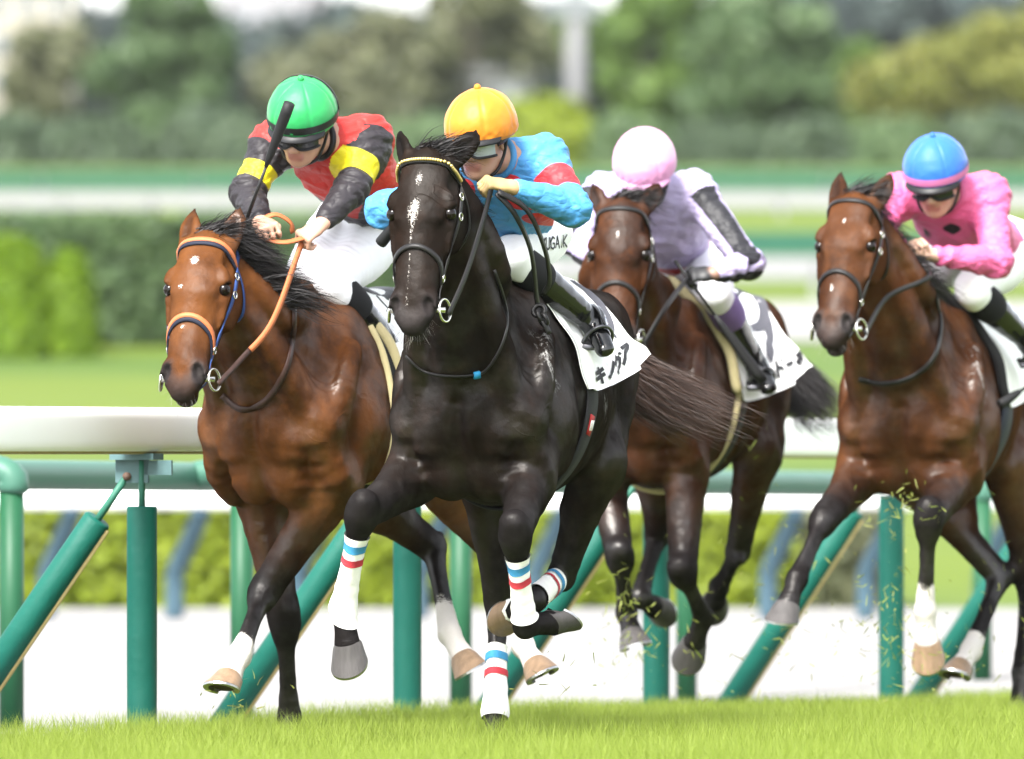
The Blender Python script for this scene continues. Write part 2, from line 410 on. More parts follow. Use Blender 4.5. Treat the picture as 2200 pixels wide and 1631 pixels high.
def coat_mat(name, base, dark, hi, legs=(.012, .010, .010), rough=.36, white=(.62, .58, .54), warm=None, spec=.17):
    """horse coat: attributes dark (black points), white (markings), bare (muzzle skin)"""
    m, t, b = nt(name); base, dark, hi, legs = [[q * ALB for q in col_] for col_ in (base, dark, hi, legs)]; warm = [q * ALB for q in warm] if warm is not None else None; white = [q * .8 for q in white]
    n1 = sstep(t, noise(t, 3.4, 4, .6), .34, .64); n2 = noise(t, 14, 5, .62)
    c = mixc(t, n1, dark, base); c = mixc(t, mth(t, 'MULTIPLY', sstep(t, n2, .45, .75), .6), c, hi)
    if warm is not None: c = mixc(t, attr(t, 'warm'), c, warm)
    c = mixc(t, attr(t, 'dark'), c, legs)
    sk = mixc(t, n2, (.010, .008, .008), (.030, .025, .025)); c = mixc(t, attr(t, 'bare'), c, sk)
    wn_ = noise(t, 190, 4, .75); wf = mth(t, 'MULTIPLY', sstep(t, mth(t, 'ADD', attr(t, 'white'), mth(t, 'MULTIPLY_ADD', wn_, 2.6, -1.3)), .38, .70), mth(t, 'MULTIPLY', sstep(t, attr(t, 'white'), .06, .28), .92))
    wc = mixc(t, n2, white, [min(1, q * 1.25) for q in white]); c = mixc(t, wf, c, wc)
    # dried sweat
    sw = noise(t, 35, 6, .75, stretch=(1, 1, .35)); sf = mth(t, 'MULTIPLY', attr(t, 'sweat'), sstep(t, sw, .5, .68))
    c = mixc(t, sf, c, (.36, .35, .34))
    t.links.new(c, b.inputs['Base Color'])
    rr = mth(t, 'ADD', mth(t, 'MULTIPLY_ADD', n2, .22, rough - .12), mth(t, 'ADD', mth(t, 'MULTIPLY', mth(t, 'ADD', wf, attr(t, 'bare')), .15), mth(t, 'MULTIPLY', attr(t, 'matte'), .14)))
    t.links.new(rr, b.inputs['Roughness']); pass
    hair = noise(t, 300, 3, .6, stretch=(1, 1, .4)); big = noise(t, 11, 3, .5); mid = noise(t, 42, 4, .6)
    vn = t.nodes.new('ShaderNodeTexNoise'); vn.inputs['Scale'].default_value = 5.5; vn.inputs['Detail'].default_value = 1.5; vn.inputs['Distortion'].default_value = .8
    tcv = t.nodes.new('ShaderNodeTexCoord'); t.links.new(tcv.outputs['Object'], vn.inputs['Vector'])
    vein = mth(t, 'SUBTRACT', 1.0, sstep(t, mth(t, 'ABSOLUTE', mth(t, 'SUBTRACT', vn.outputs['Fac'], .5)), .0, .016)); vmask = sstep(t, noise(t, 3.1, 2, .5), .50, .62)
    hh = mth(t, 'ADD', mth(t, 'MULTIPLY', hair, .07), mth(t, 'ADD', mth(t, 'MULTIPLY', big, .75), mth(t, 'ADD', mth(t, 'MULTIPLY', mid, .20), mth(t, 'MULTIPLY', mth(t, 'MULTIPLY', vein, vmask), .11))))
    bn = bump(t, b, hh, .75, .014)
    # hair has no glancing-angle glare: diffuse with an even thin gloss
    df = t.nodes.new('ShaderNodeBsdfDiffuse'); gl = t.nodes.new('ShaderNodeBsdfGlossy'); mx = t.nodes.new('ShaderNodeMixShader'); wet = sstep(t, noise(t, 4.5, 4, .6), .38, .66); t.links.new(mth(t, 'MULTIPLY', mth(t, 'MULTIPLY_ADD', wet, 1.7, .35), mth(t, 'MULTIPLY_ADD', attr(t, 'matte'), -.6 * spec * .115, spec * .115)), mx.inputs[0])
    t.links.new(c, df.inputs['Color']); t.links.new(rr, gl.inputs['Roughness']); gl.inputs['Color'].default_value = (1, .97, .94, 1); t.links.new(bn.outputs[0], df.inputs['Normal']); t.links.new(bn.outputs[0], gl.inputs['Normal'])
    t.links.new(df.outputs[0], mx.inputs[1]); t.links.new(gl.outputs[0], mx.inputs[2]); t.links.new(mx.outputs[0], t.nodes['Material Output'].inputs['Surface']); t.nodes.remove(b)
    return m
def hair_mat(name, a, bcol):
    m, t, b = nt(name); n = noise(t, 30, 3, .6); a = [q * ALB for q in a]; bcol = [q * ALB for q in bcol]
    t.links.new(mixc(t, n, a, bcol), b.inputs['Base Color']); b.inputs['Roughness'].default_value = .55; b.inputs['Specular IOR Level'].default_value = .25
    return m
M_LEATHER = pm('black_leather', (.016, .015, .015), .42, .3, 60, .25, 200)
M_BROWNLEA = pm('brown_leather', (.055, .028, .022), .45, .3, 60, .25, 200)
M_ORANGE = pm('orange_rubber', (.62, .19, .07), .5, .15, 60, .3, 250)
M_BLUEWEB = pm('blue_webbing', (.035, .085, .28), .6, .2, 90, .3, 350)
M_NAVYWEB = pm('navy_webbing', (.012, .016, .035), .65, .2, 90, .3, 350)
M_STEEL = pm('polished_steel', (.62, .60, .55), .22, .15, 40, 0, metal=1)
M_BRASS = pm('brass_beads', (.55, .42, .16), .3, .3, 90, .4, 300, metal=.8)
M_CLOTHW = pm('white_saddle_cloth', (.80, .80, .79), .8, .04, 14, .35, 60, .004)
M_INK = pm('printed_black', (.035, .035, .04), .7, .3, 40)
M_GREYINK = pm('printed_grey', (.11, .11, .13), .7, .25, 40)
M_CREAM = pm('cream_fleece_pad', (.72, .62, .34), .85, .1, 40, .4, 150)
M_BLACKPAD = pm('black_pad', (.02, .02, .022), .8, .2, 40, .4, 150)
M_EYE = pm('horse_eye', (.008, .005, .004), .12, .3, 30, spec=.5)
M_BOOT = pm('patent_boot', (.009, .009, .010), .16, .3, 30, .2, 40, .004, spec=.6, coat=.5)
M_SKIN = pm('skin', (.60, .34, .24), .5, .12, 30, .2, 180, .002)
M_HELM_BLACK = pm('black_trim', (.014, .014, .016), .45, .2, 60)
M_WHITEBR = pm('white_breeches', (.80, .80, .83), .75, .03, 12, .3, 40, .004)
M_WRAP = pm('white_bandage', (.78, .76, .73), .85, .06, 40, .5, 160, .003)
# ---------------------------------------------------------------- the place: ground, track, rails, hedges, trees
RD = np.array([math.sin(math.radians(19)), math.cos(math.radians(19)), 0]); RP = np.array([-RD[1], RD[0], 0])   # along the rail, and across it away from the turf
R0 = P(305, HZ, 41.4); R0[2] = 0
def zg(X, Y):
    X = np.asarray(X, float); Y = np.asarray(Y, float)
    z = -.07 * smooth01(Y, 43.5, 49) + .05 * smooth01(Y, 52, 66)+.02*smooth01(Y,66,78)
    z = z + .048 * np.clip(Y - 80, 0, 120) * smooth01(Y, 79, 86)
    return z
def sheet(name, xs, ys, dz=0.0):
    X, Y = np.meshgrid(xs, ys, indexing='ij'); V = np.stack([X.ravel(), Y.ravel(), zg(X.ravel(), Y.ravel()) + dz], 1)
    i = np.arange(len(xs) * len(ys)).reshape(len(xs), len(ys)); F = np.stack([i[:-1, :-1], i[1:, :-1], i[1:, 1:], i[:-1, 1:]], -1).reshape(-1, 4)
    return mesh_np(name, V, F)
def ground_mat():
    m, t, b = nt('lawn'); n = noise(t, .35, 5, .6); n2 = noise(t, 7, 4, .6); n3 = noise(t, .08, 3, .5, stretch=(.25, 1, 1))
    c = mixc(t, n, (.050, .085, .005), (.080, .115, .008)); c = mixc(t, mth(t, 'MULTIPLY', n2, .35), c, (.10, .115, .014)); c = mixc(t, mth(t, 'MULTIPLY', sstep(t, n3, .5, .62), .7), c, (.036, .075, .010))
    t.links.new(c, b.inputs['Base Color']); b.inputs['Roughness'].default_value = .9; b.inputs['Specular IOR Level'].default_value = .2
    return m
o = link('ground', sheet('ground', np.concatenate([np.linspace(-400, -14, 20), np.linspace(-12, 12, 41), np.linspace(14, 400, 20)]), np.concatenate([np.linspace(-120, 30, 10), np.linspace(34, 92, 60), np.linspace(96, 240, 50), np.linspace(260, 1500, 12)])), ground_mat()); set_props(o, kind='structure')
# sand track beyond the rail
def sand_mat():
    m, t, b = nt('pale_sand'); n = noise(t, .6, 6, .65, stretch=(.3, 1, 1)); n2 = noise(t, 30, 5, .7)
    c = mixc(t, n, (.19, .185, .18), (.255, .25, .245)); c = mixc(t, mth(t, 'MULTIPLY', n2, .25), c, (.14, .135, .13)); t.links.new(c, b.inputs['Base Color']); b.inputs['Roughness'].default_value = .95
    b.inputs['Specular IOR Level'].default_value = .1; bump(t, b, n2, .6, .03); return m
L_ = np.linspace(-40, 44, 100); V = []; nw = 24
for l_ in L_:
    e = R0 + RD * l_ + RP * .12; yb = 79.0
    for k in range(nw): 
        q = k / (nw - 1); y = e[1] + (yb - e[1]) * q; V.append([e[0] + (q * (-6 if l_ < 0 else 6)), y, zg(0, y) + .006])
i = np.arange(len(L_) * nw).reshape(len(L_), nw); F = np.stack([i[:-1, :-1], i[1:, :-1], i[1:, 1:], i[:-1, 1:]], -1).reshape(-1, 4)
V = np.array(V); V = V[:, :]; ok = (V[F][:, :, 1].min(1) < 79.5); F = F[ok]
set_props(link('sand_track', mesh_np('sand_track', V, F[:, ::-1]), sand_mat()), kind='structure')
o = link('far_sand_path', sheet('far_sand_path', np.linspace(-40, 40, 20), np.linspace(125, 136, 8), .02), MATS.get('x') or sand_mat()); set_props(o, kind='structure')
# ---- turf blades
def leaf_mat(name, a, b2, tr=.25, rough=.55):
    a = [q * ALB for q in a]; b2 = [q * ALB for q in b2]
    m, t, b = nt(name); c = mixc(t, attr(t, 'rnd'), a, b2); n = noise(t, 1.3, 3, .5); c = mixc(t, mth(t, 'MULTIPLY', n, .5), c, [q * .7 for q in a])
    t.links.new(c, b.inputs['Base Color']); b.inputs['Roughness'].default_value = rough; b.inputs['Specular IOR Level'].default_value = .25
    if tr:
        out = t.nodes['Material Output']; tl = t.nodes.new('ShaderNodeBsdfTranslucent'); t.links.new(c, tl.inputs[0]); mx = t.nodes.new('ShaderNodeMixShader'); mx.inputs[0].default_value = tr
        t.links.new(b.outputs[0], mx.inputs[1]); t.links.new(tl.outputs[0], mx.inputs[2]); t.links.new(mx.outputs[0], out.inputs[0])
    return m
def blades(n, rng, box, hgt, wid, lean):
    (x0, x1), (y0, y1) = box; Y = rng.uniform(y0, y1, n); X = rng.uniform(x0, x1, n)
    keep = ((np.stack([X, Y], 1) - R0[:2]) @ RP[:2] < .10 + .03 * rng.normal(size=n)) & (np.abs(X) < Y * .0423 + .9)
    X, Y = X[keep], Y[keep]; n = len(X); z = zg(X, Y); Q = np.stack([X, Y, z], 1)
    tuft = .86 + .16 * vnoise(Q, 1.1, 2) + .12 * vnoise(Q, 5, 4); h = hgt * (1.08 - .25 * smooth01(Y, 42, 49)) * np.clip(tuft, .6, 1.3) * rng.uniform(.7, 1.12, n)
    a = rng.uniform(0, 6.28, n); d = np.stack([np.cos(a), np.sin(a), 0 * a], 1); sd = np.stack([-np.sin(a), np.cos(a), 0 * a], 1); w = wid * rng.uniform(.6, 1.3, n)
    ln = lean * rng.uniform(.1, 1.2, n) * h; U = np.array([0, 0, 1.0])
    p1 = Q + U * (h * .55)[:, None] + d * (ln * .35)[:, None]; p2 = Q + U * h[:, None] + d * ln[:, None]
    V = np.stack([Q - sd * w[:, None] / 2, Q + sd * w[:, None] / 2, p1 + sd * w[:, None] * .42, p1 - sd * w[:, None] * .42, p2], 1)
    idx = np.arange(n * 5).reshape(n, 5)
    # quad + tip quad (degenerate-free: tip split as a triangle pair)
    F4 = idx[:, [0, 1, 2, 3]]; F3 = idx[:, [3, 2, 4]]
    return V.reshape(-1, 3), F4, F3, np.repeat(rng.uniform(0, 1, n), 5)
def mesh_mixed(name, V, F4, F3, attrs=None):
    me = bpy.data.meshes.new(name); me.vertices.add(len(V)); me.vertices.foreach_set('co', V.astype(np.float32).ravel())
    loops = np.concatenate([F4.ravel(), F3.ravel()]).astype(np.int32); me.loops.add(len(loops)); me.loops.foreach_set('vertex_index', loops)
    n4, n3 = len(F4), len(F3); me.polygons.add(n4 + n3)
    me.polygons.foreach_set('loop_start', np.concatenate([np.arange(n4) * 4, n4 * 4 + np.arange(n3) * 3]).astype(np.int32)); me.polygons.foreach_set('loop_total', np.concatenate([np.full(n4, 4), np.full(n3, 3)]).astype(np.int32))
    me.update(calc_edges=True)
    for k_, a in (attrs or {}).items(): me.attributes.new(k_, 'FLOAT', 'POINT').data.foreach_set('value', a.astype(np.float32))
    return me
rng = np.random.RandomState(21)
V, F4, F3, rn = blades(340000, rng, ((-2.9, 3.2), (33.5, 52.0)), .150, .0028, .8)
M_TURF = leaf_mat('turf_blade', (.33, .45, .05), (.54, .66, .14), .62)
o = link('turf_grass', mesh_mixed('turf_grass', V, F4, F3, dict(rnd=rn)), M_TURF)
set_props(o, 'dense bright green turf the horses gallop on', 'grass', kind='stuff')
# ---- near running rail: white beam on padded green posts with slanting padded braces
M_PAD = pm('green_vinyl_pad', (.0012, .115, .082), .6, .12, 4, .35, 6, .03); M_PADB = pm('green_steel', (.04, .19, .13), .5, .25, 30); M_PADE = pm('cream_pad_seam', (.50, .40, .17), .7, .2, 40)
M_RAILW = pm('white_rail_cover', (.95, .95, .945), .5, .03, 8); M_ZINC = pm('grey_green_bracket', (.12, .22, .23), .5, .25, 30); M_RUST = pm('rusty_bolt', (.16, .10, .075), .7, .4, 50)
def oval_beam(b, a, c_, hw, hh, n=28, rnd=2.6, cap=False):
    d = nrm(c_ - a); sdv = nrm(np.cross(d, (0, 0, 1))); V = []
    for p in (a, c_):
        for k in range(n):
            t = 2 * math.pi * k / n; ct, st = math.cos(t), math.sin(t)
            V.append(p + sdv * hw * math.copysign(abs(ct) ** (2 / rnd), ct) + np.array([0, 0, 1]) * hh * math.copysign(abs(st) ** (2 / rnd), st))
    b.add(V, [[k, (k + 1) % n, n + (k + 1) % n, n + k] for k in range(n)] + ([list(range(n))[::-1], list(range(n, 2 * n))] if cap else []))
def post_L(px, base): # station along a rail where it crosses a photo column
    lo, hi = -20, 60
    for _ in range(60):
        m = (lo + hi) / 2; q = base + RD * m; u = 1100 + q[0] / q[1] * FPX
        if u < px: lo = m
        else: hi = m
    return lo
rail = empty('running_rail', loc=tuple(R0)); set_props(rail, 'white running rail on padded green posts behind the horses', 'rail')
def rp(name, b, mat, par=rail, smooth=True, base=R0):
    me = b.mesh(name, smooth); me.transform(Matrix.Translation((-base[0], -base[1], 0))); o = bpy.data.objects.new(name, me); COL.objects.link(o); me.materials.append(mat); o.parent = par; return o

Ls = [post_L(q, R0) for q in (305, 875, 1410, 1915)]; gap = Ls[1] - Ls[0]
Ls = [Ls[0] - 2 * gap, Ls[0] - gap] + Ls + [Ls[-1] + gap * k for k in (1, 2, 3, 4)]
for a, e in zip(Ls[:-1], Ls[1:]):
    m = 0.0
    A = R0 + RD * a; E = R0 + RD * e; A[2] = zg(0, A[1]) * .3 + 1.103; E[2] = zg(0, E[1]) * .3 + 1.103
    b = MB(); oval_beam(b, A, E, .055, .077, 36, 4.5); bo = rp('rail_beam', b, M_RAILW)
    b = MB(); A2, E2 = A.copy(), E.copy(); A2[2] -= .071; E2[2] -= .071; oval_beam(b, A2, E2, .040, .012, 12); rp('beam_underside', b, M_PADE, bo)
for l_ in Ls:
    B = R0 + RD * l_; z0 = float(zg(0, B[1])); up = lambda z, s=0., t=0.: B + RP * s + RD * t + np.array([0, 0, z])
    b = MB(); q = [up(z0 - .05), up(z0 + .02), up(.30), up(.60), up(.835), up(.842)]; b.tube(q, [.050, .051, .052, .052, .0515, .048], 24); po = rp('post_pad', b, M_PAD)
    b = MB(); b.tube([up(.80), up(1.03)], .0115, 10); rp('post_rod', b, M_PADB, po)
    R = np.stack([RD, RP, [0, 0, 1]], 1)
    b = MB(); b.box(up(1.012, .02, .0), (.10, .16, .022), R); b.box(up(.965, .035, 0), (.012, .12, .085), R); b.box(up(.975, -.06, 0), (.012, .10, .05), R); rp('bracket', b, M_ZINC, po, False)
    b = MB(); b.tube([up(.945, .05, -.02), up(.945, .05, .02)], .014, 10); rp('bolt', b, M_RUST, po)
    f0, f1 = up(.945, .055), up(z0, .74); at_ = lambda t: f0 + (f1 - f0) * t
    b = MB(); b.tube([at_(0), at_(.2)], .013, 10); br_ = rp('brace_rod', b, M_PADB)
    b = MB(); b.tube([at_(.155), at_(.16), at_(.5), at_(1.0)], [.044, .049, .050, .050], 22); pd = rp('brace_pad', b, M_PAD)
    sdv = nrm(np.cross(f1 - f0, RD)); sdv = sdv if sdv[2] < 0 else -sdv
    b = MB(); b.tube([at_(.165) + sdv * .050, at_(.98) + sdv * .050], .009, 8); rp('seam_strip', b, M_PADE, pd)
# ---- second rail: pale green beam on green posts with rounded elbows
G0 = P(25, HZ, 45.2); G0[2] = 0; M_GRAIL = pm('pale_green_rail', (.065, .185, .13), .45, .06, 6); M_GPOST = pm('green_post_paint', (.013, .10, .042), .5, .12, 10)
gr = empty('green_rail', loc=tuple(G0)); set_props(gr, 'pale green rail with rounded elbow posts behind the white running rail', 'rail')
GL = [post_L(q, G0) for q in (25, 520, 990, 1475, 2110)]; GL = [GL[0] - 2.6] + GL + [GL[-1] + 3, GL[-1] + 6]
for l_a, l_b in zip(GL[:-1], GL[1:]):
    A = G0 + RD * l_a + RP * .22; E = G0 + RD * l_b + RP * .22; A[2] = .945 - .006 * max(l_a, 0); E[2] = .945 - .006 * max(l_b, 0)
    b = MB(); oval_beam(b, A, E, .055, .058, 20, 2.4); rp('rail_beam', b, M_GRAIL, gr, base=G0)
for l_ in GL:
    B = G0 + RD * l_; z0 = float(zg(0, B[1])); zt = .945 - .006 * max(l_, 0)
    b = MB(); b.tube([B + np.array([0, 0, z0 - .05]), B + np.array([0, 0, zt - .06])], .046, 18); po = rp('post', b, M_GPOST, gr, base=G0)
    b = MB(); el = [B + RP * s_ + np.array([0, 0, zz]) for s_, zz in ((-.005, zt - .075), (-.005, zt - .05), (.0, zt - .015), (.05, zt + .012), (.12, zt + .014), (.22, zt + .004))]; b.tube(spline(np.array(el), 12), [.040, .055, .060, .060, .060, .060, .060, .059, .058, .057, .056, .05], 14); rp('elbow', b, M_GRAIL, po, base=G0)
# ---- goose-neck rail across the sand
M_BLUEG = pm('blue_grey_paint', (.065, .125, .165), .5, .12, 6)
gn = empty('gooseneck_rail', loc=(0, 74.5, 0)); set_props(gn, 'low white rail on bent blue grey posts across the sand', 'rail')
B0 = np.array([0, 74.5, 0.])
cols = [-480, -190, 100, 375, 640, 900, 1150, 1400, 1650, 1860, 2110, 2370]
xs = [P(q, HZ, 74.5)[0] for q in cols]
for x0, x1 in zip(xs[:-1], xs[1:]):
    b = MB(); oval_beam(b, np.array([x0 + .17, 74.2, .73]), np.array([x1 + .17, 74.2, .73]), .05, .055, 16, 2.2); rp('rail_beam', b, M_RAILW, gn, base=B0)
for x0 in xs:
    z0 = float(zg(0, 74.5)); q = spline(np.array([[x0, 74.5, z0 - .02], [x0, 74.5, .18], [x0 + .01, 74.48, .30], [x0 + .08, 74.4, .45], [x0 + .15, 74.28, .60], [x0 + .17, 74.2, .70]]), 16)
    b = MB(); b.tube(q, .058, 12); rp('bent_post', b, M_BLUEG, gn, base=B0)
# ---- leafy things
def leaf_quads(C, N, size, rng, flat=.0):
    """leaf clumps as small bent quads round points C with outward normals N"""
    n = len(C); R = nrms(N + rng.normal(0, .75, (n, 3))); a = nrms(np.cross(R, rng.normal(size=(n, 3)))); b = np.cross(R, a); s_ = (size * rng.uniform(.55, 1.35, n))[:, None]
    V = np.stack([C - a * s_, C - b * s_ * .6 + R * s_ * .15, C + a * s_, C + b * s_ * .6 + R * s_ * .15], 1); return V.reshape(-1, 3), np.arange(n * 4).reshape(n, 4), np.repeat(rng.uniform(0, 1, n), 4)
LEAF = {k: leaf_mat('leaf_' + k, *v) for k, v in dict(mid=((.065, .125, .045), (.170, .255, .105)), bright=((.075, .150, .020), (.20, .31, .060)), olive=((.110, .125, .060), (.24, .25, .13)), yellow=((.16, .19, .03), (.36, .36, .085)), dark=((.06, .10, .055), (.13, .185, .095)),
        hedge=((.21, .285, .016), (.35, .43, .034)), lime=((.12, .235, .006), (.27, .42, .016)), far=((.050, .075, .070), (.095, .125, .11))).items()}
M_BARK = pm('bark', (.16, .13, .11), .9, .35, 6, .7, 20, .05)
def tree(label, px, Y, base, crown, lobes, nleaf, leaf, kind, seed, trunk_r=.13, size=.16, group='trees beyond the far rail'):
    rng = np.random.RandomState(seed); B = np.array([P(px, HZ, Y)[0], Y, base]); cz, rx, rz = crown
    root = empty('broadleaf_tree', loc=tuple(B)); set_props(root, label, 'tree', group)
    C = []; N = []
    tips = []
    for i in range(lobes):
        a = rng.uniform(0, 6.28); e = rng.uniform(-.9, 1.0); rr = rng.uniform(.35, .85); ctr = np.array([rx * rr * math.cos(a) * math.sqrt(1 - e * e * .6), rx * rr * math.sin(a) * math.sqrt(1 - e * e * .6), cz + rz * e * .8]); r = rng.uniform(.28, .5) * rx
        tips.append(ctr); m = nleaf // lobes; d = nrms(rng.normal(size=(m, 3))); q = ctr + d * (r * rng.uniform(.55, 1.05, m) ** .6)[:, None] * np.array([1, 1, .8]); C.append(q); N.append(d)
    V, F, rn = leaf_quads(np.concatenate(C), np.concatenate(N), size, rng)
    me = mesh_np('crown', V, F, False, dict(rnd=rn)); o = link('crown', me, LEAF[leaf], root)
    b = MB(); top_ = np.array([0, 0, cz + rz * .5]); b.tube(spline(np.array([[0, 0, -.3], [.05, .03, cz * .5], [-.04, 0, cz], top_]), 10), np.linspace(trunk_r, trunk_r * .25, 10), 10)
    for tp in tips[:9]:
        s_ = np.array([0, 0, max(cz - rz * .7, tp[2] - rx * .9)]); b.tube(spline(np.array([s_, (s_ + tp) / 2 + np.array([0, 0, .1]), tp]), 6), np.linspace(trunk_r * .45, .02, 6), 6)
    o = link('trunk', b.mesh('trunk'), M_BARK, root); return root
def shrub(name, label, cx, Y, w, hgt, leaf, seed, n=2600, size=.07, depth=None, cat='shrub', group=None, square=2.0, base=None):
    """clipped shrub or hedge block: leaves over a solid superellipsoid core"""
    rng = np.random.RandomState(seed); d_ = depth or w; z0 = float(zg(0, Y)) if base is None else base
    root = empty(name, loc=(cx, Y, z0)); set_props(root, label, cat, group)
    u = rng.normal(size=(n, 3)); u = nrms(u); u[:, 2] = np.abs(u[:, 2]); pw = 2 / square
    q = np.sign(u) * np.abs(u) ** pw; q = q / (np.abs(q) ** square).sum(1, keepdims=True) ** (1 / square)
    if square > 4:
        ar = np.array([w * d_, w * hgt, w * hgt, d_ * hgt, d_ * hgt]); f_ = rng.choice(5, n, p=ar / ar.sum()); r1, r2, r3 = rng.uniform(-1, 1, (3, n)); r3 = np.abs(r3)
        q = np.stack([np.where(f_ == 3, -1, np.where(f_ == 4, 1, r1)), np.where(f_ == 1, -1, np.where(f_ == 2, 1, r2)), np.where(f_ == 0, 1, r3)], 1)
    C = q * np.array([w / 2, d_ / 2, hgt]); C = C * (1 + .05 * vnoise(C + seed, 3.0 / max(.4, hgt), seed))[:, None] * np.array([1 if square < 4 else 1.0, 1, 1]) + rng.normal(0, size * .25, (n, 3)); C[:, 2] = np.maximum(C[:, 2], .02)
    V, F, rn = leaf_quads(C, q, size, rng); link('foliage', mesh_np('foliage', V, F, False, dict(rnd=rn)), LEAF[leaf], root)
    nu, nv = 36, 12; VV = []
    for j in range(nv + 1):
        e = math.pi / 2 * j / nv
        for k in range(nu):
            a = 2 * math.pi * k / nu; v = np.array([math.cos(a) * math.cos(e), math.sin(a) * math.cos(e), math.sin(e)]); v = np.sign(v) * np.abs(v) ** pw; v = v / (np.abs(v) ** square).sum() ** (1 / square); VV.append(v * np.array([w / 2, d_ / 2, hgt]) * .95)
    b = MB(); b.add(VV, [[j * nu + k, j * nu + (k + 1) % nu, (j + 1) * nu + (k + 1) % nu, (j + 1) * nu + k] for j in range(nv) for k in range(nu)]); me = b.mesh('branch_core')
    me.attributes.new('rnd', 'FLOAT', 'POINT').data.foreach_set('value', np.full(len(me.vertices), .3, np.float32)); link('branch_core', me, LEAF[leaf], root); return root
X_ = lambda px, Y: P(px, HZ, Y)[0]
lw = lambda px0, px1, Y: (px1 - px0) / FPX * Y
k = 0
for px0, px1, hh_, lf, lb in ((-420, 110, .62, 'hedge', 'low clipped hedge at the far left of the sand'), (112, 520, .66, 'hedge', 'low clipped hedge behind the leftmost green post'), (524, 900, .60, 'hedge', 'low clipped hedge behind the bright bay forelegs'), (905, 1330, .64, 'hedge', 'low clipped hedge behind the almost black horse legs'), (1335, 1700, .62, 'hedge', 'low clipped hedge behind the dark bay forelegs'), (1706, 1905, .58, 'olive', 'browner low hedge ending left of the open lawn')):
    shrub('low_hedge', lb, X_((px0 + px1) / 2, 80.2), 80.2, lw(px0, px1, 80.2), hh_, lf, 40 + k, 3800, .055, 1.6, 'hedge', 'low hedges along the sand', 5.0); k += 1
for px, w_, top_, lb in ((22, 190, 512, 'wider lime green domed topiary at the left edge'), (148, 122, 540, 'narrower lime green domed topiary left of the bay ears')):
    Yt = 121; zb = float(zg(0, Yt)); ht = (CAMZ + (HZ - top_) * Yt / FPX) - zb; shrub('domed_topiary', lb, X_(px, Yt), Yt, lw(0, w_, Yt), ht, 'lime', 60 + px, 3000, .05, cat='topiary', group='domed topiaries', square=2.3)
for px0, px1, top_, lb in ((-1000, -306, 470, 'tall clipped hedge beyond the left edge'), (-300, 330, 468, 'tall clipped hedge behind the domed topiaries'), (335, 920, 474, 'tall clipped hedge behind the green capped jockey')):
    Yt = 124.5; ht = (CAMZ + (HZ - top_) * Yt / FPX) - float(zg(0, Yt)); shrub('tall_hedge', lb, X_((px0 + px1) / 2, Yt), Yt, lw(px0, px1, Yt), ht, 'mid', 80 + abs(px1), 5000, .08, 1.5, 'hedge', 'tall hedges on the bank', 6.0)
# ---- far rails and fences on the bank
def plain_rail(name, label, Y, px0, px1, v0, v1, step, mat, pmat, thick=.06, cat='rail'):
    z0 = float(zg(0, Y)); zt = CAMZ + (HZ - v0) * Y / FPX; zb = CAMZ + (HZ - v1) * Y / FPX; x0, x1 = X_(px0, Y), X_(px1, Y)
    root = empty(name, loc=(0, Y, z0)); set_props(root, label, cat); n = int((x1 - x0) / step); B = np.array([0, Y, 0])
    for i in range(n):
        a = x0 + (x1 - x0) * i / n; e = x0 + (x1 - x0) * (i + 1) / n
        b = MB(); b.box(((a + e) / 2, 0, (zt + zb) / 2 - z0), (e - a - .03, thick, zt - zb)); link('rail_board', b.mesh('rail_board', False), mat, root)
        b = MB(); b.box((a, .05, (zt + 0 - z0) / 2), (.09, .05, zt - z0)); link('post', b.mesh('post', False), pmat, root)
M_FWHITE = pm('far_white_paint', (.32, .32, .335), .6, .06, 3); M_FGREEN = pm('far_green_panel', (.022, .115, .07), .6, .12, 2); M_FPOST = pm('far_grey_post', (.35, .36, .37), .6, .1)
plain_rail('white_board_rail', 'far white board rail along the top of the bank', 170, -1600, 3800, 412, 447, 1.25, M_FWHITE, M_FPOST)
plain_rail('green_panel_fence', 'long green panel fence below the trees', 174, -1600, 3800, 371, 406, 2.2, M_FGREEN, M_FPOST, cat='fence')
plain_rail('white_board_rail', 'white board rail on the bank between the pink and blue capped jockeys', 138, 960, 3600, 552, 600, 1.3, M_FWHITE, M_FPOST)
plain_rail('green_panel_fence', 'low green panel fence behind the second white board rail', 141.5, 960, 3600, 498, 548, 2.2, M_FGREEN, M_FPOST, cat='fence')
# ---- trees
zT = float(zg(0, 260))
def tr(label, px, Y, v_top, v_bot, wpx, leaf, seed, nleaf=3600, lobes=16, size=.17, **kw):
    zt = CAMZ + (HZ - v_top) * Y / FPX; zb = CAMZ + (HZ - v_bot) * Y / FPX; base = float(zg(0, Y)); rz = (zt - zb) / 2; tree(label, px, Y, base, ((zt + zb) / 2 - base, wpx / 2 / FPX * Y * 1.12, rz * 1.05), lobes, nleaf, leaf, 0, seed, size=size, **kw)
tr('full green tree behind the bright bay horse, trunk above the far rail', 355, 250, -60, 350, 265, 'mid', 1, 4600, 20)
tr('thin olive tree in front of the cream building', 95, 262, 60, 290, 230, 'olive', 2, 1500, 12)
tr('greyish olive tree behind the green cap', 700, 330, 120, 340, 330, 'olive', 3, 2600, 14, .2)
tr('light olive tree above the orange cap', 1010, 300, -30, 260, 310, 'olive', 4, 3200, 16, .2)
tr('bright green tree right of the grey pole', 1385, 262, -80, 330, 270, 'bright', 5, 3600, 18)
tr('broad green tree above the pink cap, trunk above the far rail', 1640, 250, -70, 360, 330, 'mid', 6, 5200, 22)
tr('pale olive tree right of the long hall', 800, 310, 30, 300, 250, 'olive', 14, 2600, 14, .2)
tr('green tree beyond the left edge', -330, 262, -60, 340, 320, 'mid', 21, 1800, 14)
